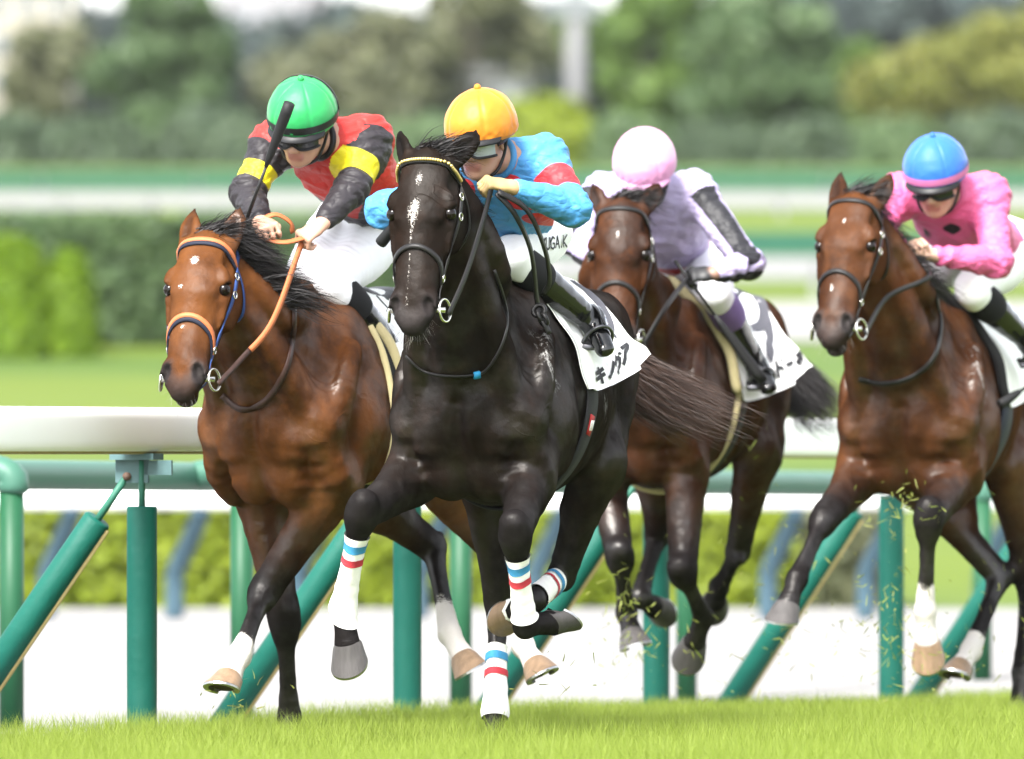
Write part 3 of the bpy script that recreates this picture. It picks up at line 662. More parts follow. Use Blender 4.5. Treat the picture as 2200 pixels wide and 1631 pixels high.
tr('olive tree far beyond the left edge', -800, 275, 0, 330, 340, 'olive', 22, 1800, 14)
tr('bright green tree far beyond the left edge', -1300, 262, -40, 330, 330, 'bright', 23, 1800, 14)
tr('green tree beyond the right edge', 2560, 262, -60, 340, 340, 'mid', 24, 1800, 14)
tr('yellow green tree far beyond the right edge', 3000, 262, 20, 330, 330, 'yellow', 25, 1800, 14)
tr('bright tree crown behind the broad green tree', 1560, 285, -120, 120, 260, 'bright', 7, 2400, 12)
tr('yellow green tree above the blue cap', 2010, 270, 90, 330, 330, 'yellow', 8, 3000, 16)
tr('yellow green tree at the right edge', 2220, 262, 20, 330, 300, 'yellow', 9, 2600, 14)
tr('tree with sparse yellow crown left of the blue cap', 1850, 300, 100, 330, 240, 'bright', 10, 2200, 12)
for i_, (px, w_, top_, lf, lb) in enumerate(((30, 200, 250, 'dark', 'dark shrub at the left end under the olive tree'), (200, 210, 262, 'dark', 'dark shrub left of the full green tree'), (470, 240, 240, 'dark', 'dark shrub behind the green cap left side'), (700, 240, 262, 'dark', 'dark shrub between green and orange caps'), (930, 230, 255, 'mid', 'mid green shrub left of the orange cap'), (1150, 240, 215, 'hedge', 'sunlit shrub at the foot of the grey pole'), (1340, 230, 262, 'mid', 'mid green shrub above the pink cap'), (1530, 200, 270, 'dark', 'dark shrub left of the broad tree trunk'), (1740, 210, 268, 'dark', 'dark shrub right of the broad tree trunk'), (1930, 220, 262, 'mid', 'mid green shrub behind the blue cap'), (2140, 260, 250, 'dark', 'dark shrub at the right end'))):  # the shrub by the pole takes the yellow green hedge leaf colour
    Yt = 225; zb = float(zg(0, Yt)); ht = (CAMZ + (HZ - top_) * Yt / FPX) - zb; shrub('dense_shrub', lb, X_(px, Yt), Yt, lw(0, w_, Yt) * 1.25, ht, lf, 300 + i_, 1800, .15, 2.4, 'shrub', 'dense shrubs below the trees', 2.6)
# far wood: a wooded hillside, one mass
rng = np.random.RandomState(77); C = []; N = []
for px in np.arange(-2400, 4600, 75):
    tv = (-20 if px > 1650 else 50 if px > 1250 else 20 if px > 690 else 85 if px > 470 else 40 if px > 180 else 230)
    for _ in range(4):
        Yf = rng.uniform(400, 460); zt = CAMZ + (HZ - tv - rng.uniform(-20, 60)) * Yf / FPX; r = rng.uniform(1.0, 2.0); m = 100
        ctr = np.array([P(px + rng.uniform(-40, 40), HZ, Yf)[0], Yf, zt - r]); d = nrms(rng.normal(size=(m, 3))); C.append(ctr + d * r * np.array([1.2, 1.2, 1])); N.append(d)
        m = 70; q = ctr + np.stack([rng.uniform(-1.3, 1.3, m), rng.uniform(-1, 1, m), -rng.uniform(0, 8, m)], 1); C.append(q); N.append(nrms(rng.normal(size=(m, 3)) + np.array([0, -1, .3])))
V, F, rn = leaf_quads(np.concatenate(C), np.concatenate(N), .68, rng)
o = link('far_wood', mesh_np('far_wood', V, F, False, dict(rnd=rn)), LEAF['far']); set_props(o, 'distant dark wooded slope behind the trees', 'wood', kind='stuff')
# ---- pole, buildings
Yp = 246; zb = float(zg(0, Yp)); b = MB(); zt = CAMZ + (HZ + 60) * Yp / FPX
root = empty('concrete_pole', loc=(X_(1237, Yp), Yp, zb)); set_props(root, 'pale concrete pole rising between the trees', 'pole')
b.tube([[0, 0, -.2], [0, 0, zt - zb]], [.21, .18], 16); link('shaft', b.mesh('shaft'), pm('pale_concrete', (.22, .22, .23), .8, .1, 3, .3, 10), root)
b = MB(); b.box((-.02, 0, CAMZ + (HZ - 16) * Yp / FPX - zb), (1.0, .4, .42)); link('switch_box', b.mesh('switch_box', False), pm('grey_box', (.2, .22, .23), .6, .1, 3), root)
def building(name, label, px0, px1, v0, v1, Y, mat, wrows, wcols, wmat, roofm):
    z1 = CAMZ + (HZ - v0) * Y / FPX; z0 = float(zg(0, Y)); zv = CAMZ + (HZ - v1) * Y / FPX; x0, x1 = X_(px0, Y), X_(px1, Y); w = x1 - x0
    root = empty(name, loc=((x0 + x1) / 2, Y, z0)); set_props(root, label, 'building')
    b = MB(); b.box((0, 3, (z1 - z0) / 2), (w, 6, z1 - z0)); link('wall', b.mesh('wall', False), mat, root)
    b = MB(); b.box((0, 3, z1 - z0 + .11), (w + .4, 6.4, .22)); link('roof', b.mesh('roof', False), roofm, root)
    for r_ in range(wrows):
        for c_ in range(wcols):
            x = -w / 2 + w * (c_ + .5) / wcols; z = (zv - z0) + (z1 - zv) * (r_ + .5) / wrows; ww, wh = w / wcols * .5, (z1 - zv) / wrows * .5
            b = MB(); b.box((x, -.02, z), (ww, .05, wh)); wo = link('window', b.mesh('window', False), wmat, root)
            b = MB(); b.box((x, -.06, z - wh / 2 - .04), (ww * 1.1, .12, .06)); link('window_sill', b.mesh('window_sill', False), mat, wo)
MW = pm('window_glass_far', (.16, .19, .22), .15, .2, 3); MR = pm('grey_roof', (.30, .30, .32), .8, .1, 3)
building('apartment_building', 'cream apartment building at the upper left behind the olive tree', -220, 150, -30, 300, 380, pm('cream_render', (.50, .46, .39), .85, .06, 1), 4, 6, MW, MR)
building('white_hut', 'small white hut with grey roof right of the orange cap', 1000, 1142, 165, 262, 300, pm('white_render', (.5, .5, .52), .85, .05, 1), 1, 3, MW, MR)
building('long_white_hall', 'long pale hall in the distance behind the green cap', 470, 700, -120, 92, 470, pm('pale_hall_wall', (.34, .33, .34), .85, .04, 1), 2, 5, pm('pale_pane', (.45, .47, .50), .3, .1, 2), MR)
# ---------------------------------------------------------------- horses
from mathutils import Matrix
class Frame:
    """horse-local frame: x forward, y left, z up; origin on the ground below the breast"""
    def __init__(s, cu, Yc, phi, scale=1.0, dz=0.0):
        p = math.radians(phi); s.s = scale
        s.F = np.array([-math.sin(p), -math.cos(p), 0]); s.L = np.array([math.cos(p), -math.sin(p), 0]); s.Z = np.array([0, 0, 1.0])
        c = P(cu, HZ, Yc); s.O = np.array([c[0], c[1], dz]) - .05 * scale * s.F
        s.R = np.stack([s.F, s.L, s.Z], 1)
        m = np.eye(4); m[:3, :3] = s.R * scale; m[:3, 3] = s.O; s.M = Matrix(m.tolist())
    def loc(s, w): return (np.asarray(w) - s.O) @ s.R / s.s
    def wor(s, l): return np.asarray(l) @ s.R.T * s.s + s.O
    def J(s, u, v, xl):
        """photo pixel seen at the station xl along the horse -> local point"""
        d = np.array([(u - 1100) / FPX, 1, (HZ - v) / FPX]); c = np.array([0, 0, CAMZ])
        t = (xl * s.s - (c - s.O).dot(s.F)) / d.dot(s.F); return s.loc(c + t * d)
    def Jy(s, u, v, yl):
        """photo pixel seen at sideways offset yl"""
        d = np.array([(u - 1100) / FPX, 1, (HZ - v) / FPX]); c = np.array([0, 0, CAMZ])
        t = (yl * s.s - (c - s.O).dot(s.L)) / d.dot(s.L); return s.loc(c + t * d)
    def chain(s, root, links, name=''):
        p = s.wor(root); out = []
        for (u, v, L, sg) in links:
            L = L * s.s; q = P(u, v, p[1]); dp = np.linalg.norm(q - p)
            if dp > L * 1.12: print('  stretch', name, (u, v), round(dp / L, 2))
            dd = math.sqrt(max(L * L - dp * dp, 0)); q = P(u, v, p[1] + sg * dd); out.append(s.loc(q)); p = q
        return out
def dirs_head(psi, th, roll, fr):
    """head axes in local frame: h down the face, n out of the forehead, l to its left"""
    p, t, r = math.radians(psi), math.radians(th), math.radians(roll)
    F = np.array([-math.sin(p), -math.cos(p), 0]); L = np.array([math.cos(p), -math.sin(p), 0]); Z = np.array([0, 0, 1.0])
    h = math.cos(t) * F - math.sin(t) * Z; n = math.sin(t) * F + math.cos(t) * Z
    n2 = n * math.cos(r) + L * math.sin(r); l2 = L * math.cos(r) - n * math.sin(r)
    return [fr.R.T @ q for q in (h, n2, l2)]
HWID = 1.12
LEN_F = (.44, .335, .115); LEN_H = (.46, .40, .12)
def tail_strands(ctrl, n, rng, segs=8):
    """hairs running along a bent tail, spreading and then wisping out"""
    m = spline(np.array(ctrl, float), 61); R = np.interp(np.linspace(0, 1, 61), [0, .12, .4, .7, 1.0], [.018, .040, .085, .10, .075]); T = nrms(np.gradient(m, axis=0))
    s0 = rng.uniform(0, .45, n) ** 1.2; s1 = np.clip(s0 + rng.uniform(.25, .62, n), 0, 1.0) * rng.uniform(.8, 1.0, n); a = rng.uniform(0, 6.28, n); rr = np.sqrt(rng.uniform(0, 1, n)); ph = rng.uniform(0, 6.28, (n, 2)); fl = rng.uniform(.3, 1.6, n)
    clump = rng.randint(0, 26, n); ca = rng.uniform(0, 6.28, 26)[clump]; a = np.where(rng.uniform(size=n) < .65, ca + rng.normal(0, .3, n), a)
    V = np.zeros((n, segs + 1, 2, 3)); w = rng.uniform(.0013, .0030, n)
    for k in range(segs + 1):
        t = k / segs; s_ = s0 + (s1 - s0) * t; i = np.clip(s_ * 60, 0, 59.99); j = i.astype(int); f = (i - j)[:, None]
        c_ = m[j] * (1 - f) + m[j + 1] * f; tg = T[j]; u = nrms(np.cross(tg, np.array([.1, .2, 1.0]))); v = np.cross(tg, u); r_ = np.interp(s_, np.linspace(0, 1, 61), R) * rr * (1 + .35 * t * (fl - .8))
        off = u * (r_ * np.cos(a))[:, None] + v * (r_ * np.sin(a))[:, None]; wv = .012 * t
        c_ = c_ + off + u * (wv * np.sin(ph[:, 0] + 5 * t))[:, None] + v * (wv * 1.4 * np.sin(ph[:, 1] + 6 * t))[:, None] + np.array([0, 0, -.03]) * (t * t * fl)[:, None]
        ww = (w * (1 - .8 * t ** 2) * .5)[:, None]; sd = nrms(u * np.cos(ph[:, :1]) + v * np.sin(ph[:, :1])); V[:, k, 0] = c_ - sd * ww; V[:, k, 1] = c_ + sd * ww
    idx = np.arange(n * (segs + 1) * 2).reshape(n, segs + 1, 2); F = np.stack([idx[:, :-1, 0], idx[:, :-1, 1], idx[:, 1:, 1], idx[:, 1:, 0]], -1).reshape(-1, 4)
    return V.reshape(-1, 3), F
def hoof_mesh(c, p, lat, hs=1.0, rot=0.0):
    """hoof wall, sole and shoe: coronet centre c, pastern direction p, lateral axis"""
    p = nrm(p); l = nrm(lat - p * p.dot(lat)); q = np.cross(p, l)
    a = math.radians(60 + rot); f = math.cos(a) * p + math.sin(a) * q; dn = math.sin(a) * p - math.cos(a) * q
    n = 28; rings = []
    prof = [(-.010, .84, .0), (0.0, .98, 0), (.010, 1.06, .004), (.028, 1.15, .014), (.048, 1.26, .026), (.060, 1.33, .032)]
    for (z, r, off) in prof:
        ring = []
        for i in range(n):
            th = 2 * math.pi * i / n; x = math.cos(th); y = math.sin(th)
            heel = .5 - .5 * x           # 0 toe .. 1 heel
            rx = .046 * r * (1.10 if x > 0 else .88); ry = .046 * r * (1 - .10 * heel)
            xx = rx * math.copysign(abs(x) ** .92, x) + off
            if x < -.85: xx += .010 * (z > .01)          # cleft between the heels
            zz = z * (1.08 - .38 * heel) + .012 * (heel - .3) * (z < .005)
            ring.append(c + (f * xx + l * (ry * y) + dn * zz) * hs)
        rings.append(ring)
    V = [v for r in rings for v in r]; F = []
    m = len(rings)
    for j in range(m - 1):
        for i in range(n): F.append([j * n + i, j * n + (i + 1) % n, (j + 1) * n + (i + 1) % n, (j + 1) * n + i])
    wall = (np.array(V), F)
    base = np.array(rings[-1]); cen = base.mean(0)
    # shoe: a flat horseshoe under the wall, and the recessed sole
    inn = cen + (base - cen) * .70; sV = np.concatenate([base + dn * .001, base * .99 + cen * .01 + dn * .008 * hs, inn + dn * .008 * hs, inn - dn * .004 * hs]); sF = []
    for j in range(3):
        for i in range(n):
            if abs((i + .5) - n / 2) < n * .09: continue
            sF.append([j * n + i, j * n + (i + 1) % n, (j + 1) * n + (i + 1) % n, (j + 1) * n + i])
    soV = np.concatenate([cen + (base - cen) * .97 , cen + (base - cen) * .66 - dn * .006, [cen - dn * .010]]); soF = []
    for i in range(n):
        soF.append([i, (i + 1) % n, n + (i + 1) % n, n + i]); soF.append([n + i, n + (i + 1) % n, 2 * n])
    return wall, (sV, sF), (soV, soF)
def head_prims(S, H, l, h, n, ears, mouth=.0, hs=1.0):
    AX = [h, n, l]
    def E(hh, nn, ll, rh, rn, rl, k=.02, op=1, t=None, tilt=None):
        ax = np.array(AX)
        if tilt is not None:
            i, j, a = tilt; ca, sa = math.cos(a), math.sin(a); ax = ax.copy(); u, w = ax[i].copy(), ax[j].copy(); ax[i] = u * ca + w * sa; ax[j] = w * ca - u * sa
        S.ell(H(hh, nn, ll), [rh * hs, rn * hs, rl * hs], ax, k=k, op=op, t=t)
    def C(a, b, r0, r1, k=.02, U=None, op=1, t0=None, t1=None):
        sc = lambda r: (r * hs if np.isscalar(r) else (r[0] * hs, r[1] * hs))
        S.cap(H(*a), H(*b), sc(r0), sc(r1), l if U is None else U, k=k, op=op, t0=t0, t1=t1)
    # skull and nose: sections (a = forehead-jaw, b = across)
    S.chain([H(.015, -.045, 0), H(.10, -.035, 0), H(.20, -.03, 0), H(.30, -.022, 0), H(.40, -.010, 0), H(.49, -.008, 0), H(.555, -.015, 0)],
            [(.075 * hs, .080 * hs), (.098 * hs, .098 * hs), (.104 * hs, .102 * hs), (.085 * hs, .092 * hs), (.066 * hs, .079 * hs), (.056 * hs, .066 * hs), (.047 * hs, .054 * hs)], l, n=14, k=.02)
    C((.05, .030, 0), (.235, .052, 0), (.030, .076), (.026, .080), .03)          # flat forehead
    C((.20, .048, 0), (.50, .024, 0), (.026, .058), (.024, .040), .014)           # nasal bone
    for s in (-1, 1):
        E(.195, -.085, s * .070, .112, .086, .036, .014)                           # cheek
        C((.115, -.13, s * .045), (.22, -.135, s * .05), (.035, .024), (.035, .026), .03)
        C((.235, -.12, s * .044), (.50, -.062, s * .026), (.035, .022), (.026, .02), .014)   # jaw bar
        C((.215, .000, s * .092), (.345, -.008, s * .080), .014, .009, .008)         # facial crest
        E(.168, .036, s * .083, .042, .022, .022, .012, tilt=(0, 2, s * .25))         # brow
        C((.178, .016, s * .099), (.190, .044, s * .092), .0105, .010, .008)            # upper lid
        C((.232, .006, s * .088), (.250, .014, s * .080), .012, .010, .012)           # lower lid
        E(.210, .026, s * .103, .024, .020, .016, .006, op=-1, t=[1, 0, 0])           # socket
        E(.108, .012, s * .090, .034, .026, .018, .02, op=-1)                        # hollow above the eye
        E(.42, -.005, s * .090, .07, .03, .014, .03, op=-1)                          # hollow in front of the cheek
        E(.522, .010, s * .046, .052, .036, .029, .02, t=[0, 0, 1], tilt=(0, 2, -s * .2))   # nostril bulge
        C((.492, .036, s * .040), (.545, .024, s * .068), .012, .012, .01, t0=[0, 0, 1])
        E(.532, .038, s * .054, .034, .027, .018, .006, op=-1, t=[1, 0, 1], tilt=(0, 2, s * .25))  # nostril
        E(.548, .012, s * .064, .020, .016, .012, .006, op=-1, t=[1, 0, 1])
    E(.572, .004, 0, .038, .034, .046, .02, t=[0, 0, 1])                              # upper lip
    E(.598, -.012, 0, .018, .020, .036, .015, t=[0, 0, 1])
    E(.585 + mouth * .4, -.052 - mouth, 0, .030, .022, .036, .018, t=[0, 0, 1])      # lower lip, chin
    C((.50, -.058, 0), (.575, -.060 - mouth * .8, 0), (.026, .032), (.022, .034), .02, t0=[0, 0, .5], t1=[0, 0, 1])
    C((.53, -.030, .06), (.612, -.036 - mouth * .4, 0), .004, .005 + mouth * .3, .006, op=-1, t0=[1, 0, 0])
    C((.53, -.030, -.06), (.612, -.036 - mouth * .4, 0), .004, .005 + mouth * .3, .006, op=-1, t0=[1, 0, 0])
    E(.035, .0, 0, .05, .045, .05, .03)                                              # poll
    for s, (up, out, fw, turn) in zip((-1, 1), ears):
        b = H(.022, -.008, s * .062); d = nrm(-h * up + l * s * out + n * fw)
        front = nrm(n * math.cos(turn) + l * s * math.sin(turn)); front = nrm(front - d * front.dot(d)); U = np.cross(d, front)
        q = [b - d * .02 * hs, b + d * .030 * hs, b + d * .076 * hs, b + d * .116 * hs, b + (d * .154 + front * .004 - l * s * .010) * hs]
        S.chain(q, [(.030 * hs, .034 * hs), (.024 * hs, .038 * hs), (.018 * hs, .041 * hs), (.012 * hs, .028 * hs), (.004, .005)], U, n=8, k=.012,
                tags=[[0, 0, 0], [0, 0, 0], [.0, 0, 0], [.3, 0, 0], [.8, 0, 0]])
        e0, e1 = b + (d * .035 + front * .024) * hs, b + (d * .104 + front * .014 - l * s * .003) * hs
        S.cap(e0, e1, (.014 * hs, .022 * hs), (.008 * hs, .010 * hs), U, k=.006, op=-1, t0=[.55, 0, 0])
def horse_field(c):
    fr = Frame(c['cu'], c['Y'], c['phi'], c.get('s', 1), c.get('dz', 0)); S = Sdf(); c['fr'] = fr; c['S'] = S
    Yv = (0, 1, 0)
    # ---- trunk
    T = np.array([(.00, 1.13, .15, .17), (-.10, 1.17, .25, .225), (-.28, 1.22, .355, .25), (-.48, 1.20, .355, .275), (-.72, 1.20, .325, .285),
                  (-.95, 1.24, .29, .27), (-1.15, 1.31, .262, .25), (-1.35, 1.33, .225, .235), (-1.50, 1.30, .15, .165)])
    S.chain(np.stack([T[:, 0], 0 * T[:, 0], T[:, 1]], 1), T[:, 2:4], Yv, n=16, k=.03)
    S.cap((-.14, 0, 1.54), (-.44, 0, 1.585), (.06, .045), (.055, .04), Yv, k=.07)      # withers
    S.cap((-.44, 0, 1.56), (-1.2, 0, 1.57), (.03, .05), (.03, .07), Yv, k=.08)
    legs = {}
    for nme in ('RF', 'LF', 'RH', 'LH'):
        lg = c['legs'][nme]; s = -1 if nme[0] == 'R' else 1; fore = nme[1] == 'F'
        root = np.array(lg['root'], float)
        Ls = LEN_F if fore else LEN_H
        pts = fr.chain(root, [(u, v, L, sg) for (u, v, sg), L in zip(lg['px'], Ls)], nme)
        legs[nme] = dict(root=root, pts=pts, s=s, fore=fore, sock=lg.get('sock', 0), hrot=lg.get('hrot', 0), hoof=lg.get('hoof', 'dark'), wrap=lg.get('wrap', False))
        k_, f_, co = pts; sk = lg.get('sock', 0)
        lat = np.array([0, 1.0, 0])
        if fore:
            sh = np.array([.00, s * .185, 1.13])
            S.cap((-.33, s * .135, 1.48), sh, (.085, .05), (.105, .07), Yv, k=.035)                     # shoulder blade
            S.cap(sh, root, (.100, .075), (.092, .066), Yv, k=.022)                                  # upper arm
            S.ell((-.29, s * .225, 1.12), (.15, .062, .18), k=.032)                                  # triceps
            S.ell((.045, s * .088, 1.095), (.075, .086, .110), k=.014)                              # breast muscle
            S.ell((-.03, s * .065, .965), (.105, .085, .10), k=.03)
            mid = root * .55 + k_ * .45
            S.chain([root, root * .8 + k_ * .2, mid, root * .2 + k_ * .8, k_], [(.105, .078), (.102, .076), (.084, .066), (.064, .056), (.054, .050)], lat, n=9, k=.06,
                    tags=[[0, 0, 0], [.0, 0, 0], [.35, 0, 0], [.9, 0, 0], [1, 0, 0]])
            fx = nrm(np.cross(lat, nrm(k_ - root))); fq = root * .72 + k_ * .28
            S.chain([root * .95 + k_ * .05 + fx * .03, fq + fx * .048 + lat * s * .02, root * .4 + k_ * .6 + fx * .026], [(.05, .04), (.050, .040), (.026, .024)], lat, n=5, k=.014, tags=[[0, 0, 0], [.1, 0, 0], [.7, 0, 0]])
            S.chain([root - fx * .03, fq - fx * .050 + lat * s * .012, root * .35 + k_ * .65 - fx * .030], [(.05, .04), (.046, .038), (.024, .022)], lat, n=5, k=.014, tags=[[0, 0, 0], [.1, 0, 0], [.8, 0, 0]])
            ax = nrm(f_ - k_)
            S.cap(k_ - ax * .05, k_ + ax * .045, (.047, .048), (.044, .044), lat, k=.03, t0=[1, 0, 0])
            fa_ = nrm(np.cross(lat, ax)); S.cap(k_ - ax * .02 + fa_ * .030, k_ + ax * .02 + fa_ * .026, .026, .022, lat, k=.02, t0=[1, 0, 0]); S.cap(k_ + fa_ * -.012, k_ * .75 + f_ * .25 - fa_ * .016, .03, .018, lat, k=.02, t0=[1, 0, 0])
            back = nrm(np.cross(lat, ax)); back = back if back.dot(nrm(k_ - root)) * 0 == 0 else back
            kb = -nrm(np.cross(ax, lat))
            S.chain([k_, k_ * .72 + f_ * .28, k_ * .4 + f_ * .6, f_], [(.046, .042), (.030, .030), (.028, .029), (.042, .039)], lat, n=6, k=.015,
                    tags=[[1, 0, 0], [1, 0, 0], [1, sk * .0, 0], [1, sk, 0]])
        else:
            hip = np.array([-1.30, s * .15, 1.32]); st = root
            S.ell((-1.22, s * .130, 1.38), (.25, .128, .19), k=.03)                                   # croup muscle
            S.cap(hip, st, (.19, .108), (.128, .082), Yv, k=.03)                                     # thigh
            S.cap((-1.50, s * .105, 1.33), st * .35 + k_ * .65 + np.array([0, s * .01, .10]), (.115, .085), (.05, .045), Yv, k=.06)   # hamstring
            S.chain([st, st * .72 + k_ * .28, st * .35 + k_ * .65, k_], [(.125, .080), (.108, .074), (.070, .055), (.058, .047)], lat, n=8, k=.06,
                    tags=[[0, 0, 0], [.1, 0, 0], [.7, 0, 0], [1, 0, 0]])
            up = nrm(k_ - st); ax = nrm(f_ - k_)
            ptk = nrm(up - ax); S.cap(k_ - ax * .0, k_ + ptk * .055 - ax * .03, (.034, .03), (.024, .022), lat, k=.02, t0=[1, 0, 0])   # point of hock
            S.chain([k_, k_ * .75 + f_ * .25, k_ * .4 + f_ * .6, f_], [(.055, .046), (.034, .033), (.030, .030), (.043, .040)], lat, n=6, k=.015,
                    tags=[[1, 0, 0], [1, 0, 0], [1, sk * .0, 0], [1, sk, 0]])
        tb = nrm(np.cross(lat, nrm(f_ - k_))); S.cap(k_ * .8 + f_ * .2 + tb * .026, k_ * .10 + f_ * .90 + tb * .024, .016, .016, lat, k=.006, t0=[1, 0, 0]); S.cap(k_ * .8 + f_ * .2 - tb * .024, k_ * .10 + f_ * .90 - tb * .024, .017, .017, lat, k=.006, t0=[1, 0, 0])
        w2 = 1.0 if sk else 0.0
        S.chain([f_, f_ * .5 + co * .5, co], [(.044, .039), (.036, .035), (.041, .044)], lat, n=4, k=.015, tags=[[1, w2, 0]] * 3)
        axp = nrm(co - f_); er = -np.cross(axp, lat)
        S.ell(f_ - np.cross(axp, lat) * .022 * 0 - nrm(np.cross(axp, lat)) * .020, (.024, .024, .024), k=.015, t=[1, w2, 0])   # ergot side
    # ---- neck and head
    h, n, l = dirs_head(c['psi'], c['th'], c.get('roll', 0), fr)
    poll = fr.J(*c['poll']); hsz = c.get('hs', 1.0)
    H = lambda hh, nn, ll: poll + (h * hh + n * nn + l * (ll * HWID)) * hsz
    Ht = lambda Q: np.stack([(Q - poll) @ h, (Q - poll) @ n, (Q - poll) @ l / HWID], 1) / hsz
    c.update(H=H, Ht=Ht, h=h, n=n, l=l, poll=poll, legs3=legs)
    nk = H(.095, -.115, 0); lat2 = nrm(np.array([0, 1, 0]) + l)
    b0 = np.array([-.26, 0, 1.30]); b1 = np.array([-.06, 0, 1.36])
    m1 = b1 * .55 + nk * .45 + np.array([0, 0, .01]); m2 = b1 * .2 + nk * .8 + np.array([-.015, 0, .02])
    ndir = nrm(nk - b1); crest = nrm(np.cross(np.cross(ndir, (0, 1, 0)), ndir)); crest = crest if crest[2] > 0 else -crest
    S.chain([b0, b1, m1, m2, nk], [(.30, .178), (.265, .160), (.198, .116), (.158, .094), (.125, .086)], lat2, n=12, k=.05)
    S.chain([(-.26, 0, 1.57), m1 + crest * .155, m2 + crest * .115, H(.02, -.07, 0)], [(.06, .04), (.045, .032), (.045, .035), (.05, .045)], lat2, n=8, k=.035)   # crest
    S.chain([H(.17, -.17, 0), m1 - crest * .145, (.02, 0, 1.20)], [.040, .050, .06], lat2, n=6, k=.025)                                             # windpipe
    for s in (-1, 1):
        a = H(.12, -.11, s * .055); bb = np.array([.01, s * .15, 1.18]); mm = a * .5 + bb * .5 + np.array([.0, s * .012, 0])
        S.chain([a, mm, bb], [(.05, .030), (.065, .044), (.08, .058)], lat2, n=6, k=.035)                       # neck-arm muscle
    S.chain([(.150, 0, 1.18), (.128, 0, 1.08), (.10, 0, .99)], [.010, .012, .008], n=3, k=.05); S.pr[-1]['op'] = -1
    for s in (-1, 1):
        for pts_, r_, k_g in (([(-.42, s * .30, 1.36), (-.46, s * .31, 1.15), (-.42, s * .295, .97)], .010, .07), ([(-.95, s * .315, 1.40), (-1.08, s * .31, 1.2), (-1.08, s * .28, 1.02)], .014, .08)):
            S.chain(np.array(pts_), [r_] * len(pts_), n=3, k=k_g); S.pr[-1]['op'] = -1
        S.chain([(-.20, s * .215, 1.40), (-.08, s * .235, 1.26), (-.02, s * .225, 1.12)], [(.05, .03), (.06, .034), (.05, .035)], n=4, k=.02)      # shoulder ridge
        S.chain([(.0, s * .20, 1.06), (-.06, s * .215, .97), (-.14, s * .20, .90)], [.04, .05, .04], n=4, k=.02)
    head_prims(S, H, l, h, n, c['ears'], c.get('mouth', 0), hsz)
    S.cap((-1.50, 0, 1.46), (-1.62, 0, 1.50), .045, .035, k=.04); S.cap((-1.62, 0, 1.50), (-1.76, .0, 1.46), .035, .02, k=.02)
    # ---- mesh
    hvox = VOX
    G, lo, _ = S.grid(hvox, mg=6); c['SA'] = S; c['S'] = GridS(G, lo, hvox)
    V, Fq = surface_nets(G, lo, hvox); V = relax(V, Fq, 2, .45)
    _, tg = S.at(V, True)
    hq0 = Ht(V); hw = smooth01(hq0[:, 0], -.08, .0) * smooth01(hq0[:, 1], -.2, -.1) * (np.abs(hq0[:, 2]) < .16)
    bw = 1 - hw; lim = smooth01(V[:, 2], .75, .95)
    rib = smooth01(V[:, 0], -1.05, -.95) * (1 - smooth01(V[:, 0], -.62, -.52)) * np.exp(-((V[:, 2] - 1.12) / .2) ** 2)
    dsp = bw * (lim * (.0070 * vnoise(V, 7, 3) + .0038 * vnoise(V, 15, 5)) + .0014 * vnoise(V, 32, 7)) + rib * .0012 * np.sin(V[:, 0] * 78 + V[:, 2] * 9)
    fold = np.exp(-((V[:, 0] - .03) / .10) ** 2) * np.exp(-((np.abs(V[:, 1]) - .15) / .05) ** 2) * np.exp(-((V[:, 2] - 1.0) / .10) ** 2)
    flank = np.exp(-((V[:, 0] + 1.02) / .10) ** 2) * np.exp(-((V[:, 2] - 1.12) / .18) ** 2) * (np.abs(V[:, 1]) > .12)
    crz = np.exp(-((V[:, 0] + .02) / .09) ** 2) * np.exp(-((np.abs(V[:, 1]) - .16) / .05) ** 2) * np.exp(-((V[:, 2] - 1.27) / .10) ** 2)
    dsp = dsp + crz * .0040 * np.sin((V[:, 0] * .8 + np.abs(V[:, 1])) * 230 + vnoise(V, 9, 4) * 2.5) + fold * .004 * np.sin(V[:, 2] * 130 + vnoise(V, 14, 2) * 2) + flank * .0025 * np.sin(V[:, 0] * 210 + vnoise(V, 12, 9) * 2.5)
    V = V + c['S'].grad(V) * dsp[:, None]
    hq = Ht(V); inhead = smooth01(hq[:, 0], -.02, .05) * smooth01(-np.abs(hq[:, 2]), -.16, -.13) * smooth01(hq[:, 1], -.2, -.12)
    white = tg[:, 1].copy(); bare = np.clip(tg[:, 2] * smooth01(hq[:, 0], .44, .54), 0, 1) * inhead
    if 'face' in c: white = np.maximum(white, c['face'](hq[:, 0], hq[:, 1], hq[:, 2]) * inhead)
    dark = tg[:, 0].copy()
    if 'coatdark' in c: dark = np.maximum(dark, c['coatdark'](V, hq, inhead))
    # lower leg stockings
    for nme, lg in legs.items():
        if lg['sock']:
            k_, f_, co = lg['pts']; d = (f_ - k_); t = (V - k_) @ d / d.dot(d); near = np.linalg.norm(V - (k_ + np.clip(t, 0, 1.4)[:, None] * d), axis=1) < .12
            d2 = co - f_; t2 = np.clip((V - f_) @ d2 / d2.dot(d2), 0, 1); near2 = np.linalg.norm(V - (f_ + t2[:, None] * d2), axis=1) < .075
            lim = 1.0 - lg['sock'] * .35
            white = np.maximum(white, near * smooth01(t + .05 * vnoise(V, 40), lim - .08, lim + .08) * near2.clip(0, 1) + near * (t < 1.05) * smooth01(t + .06 * vnoise(V, 40), lim - .08, lim + .08))
    sweat = np.zeros(len(V))
    for pxs, r_ in c.get('sweat', ()):
        q_, _ = hit(c, spline(np.asarray(pxs, float), 14))
        for p_ in q_: sweat = np.maximum(sweat, np.exp(-(np.linalg.norm(V - p_, axis=1) / r_) ** 2))
    warm = c['warm'](V, hq, inhead) if 'warm' in c else np.zeros(len(V))
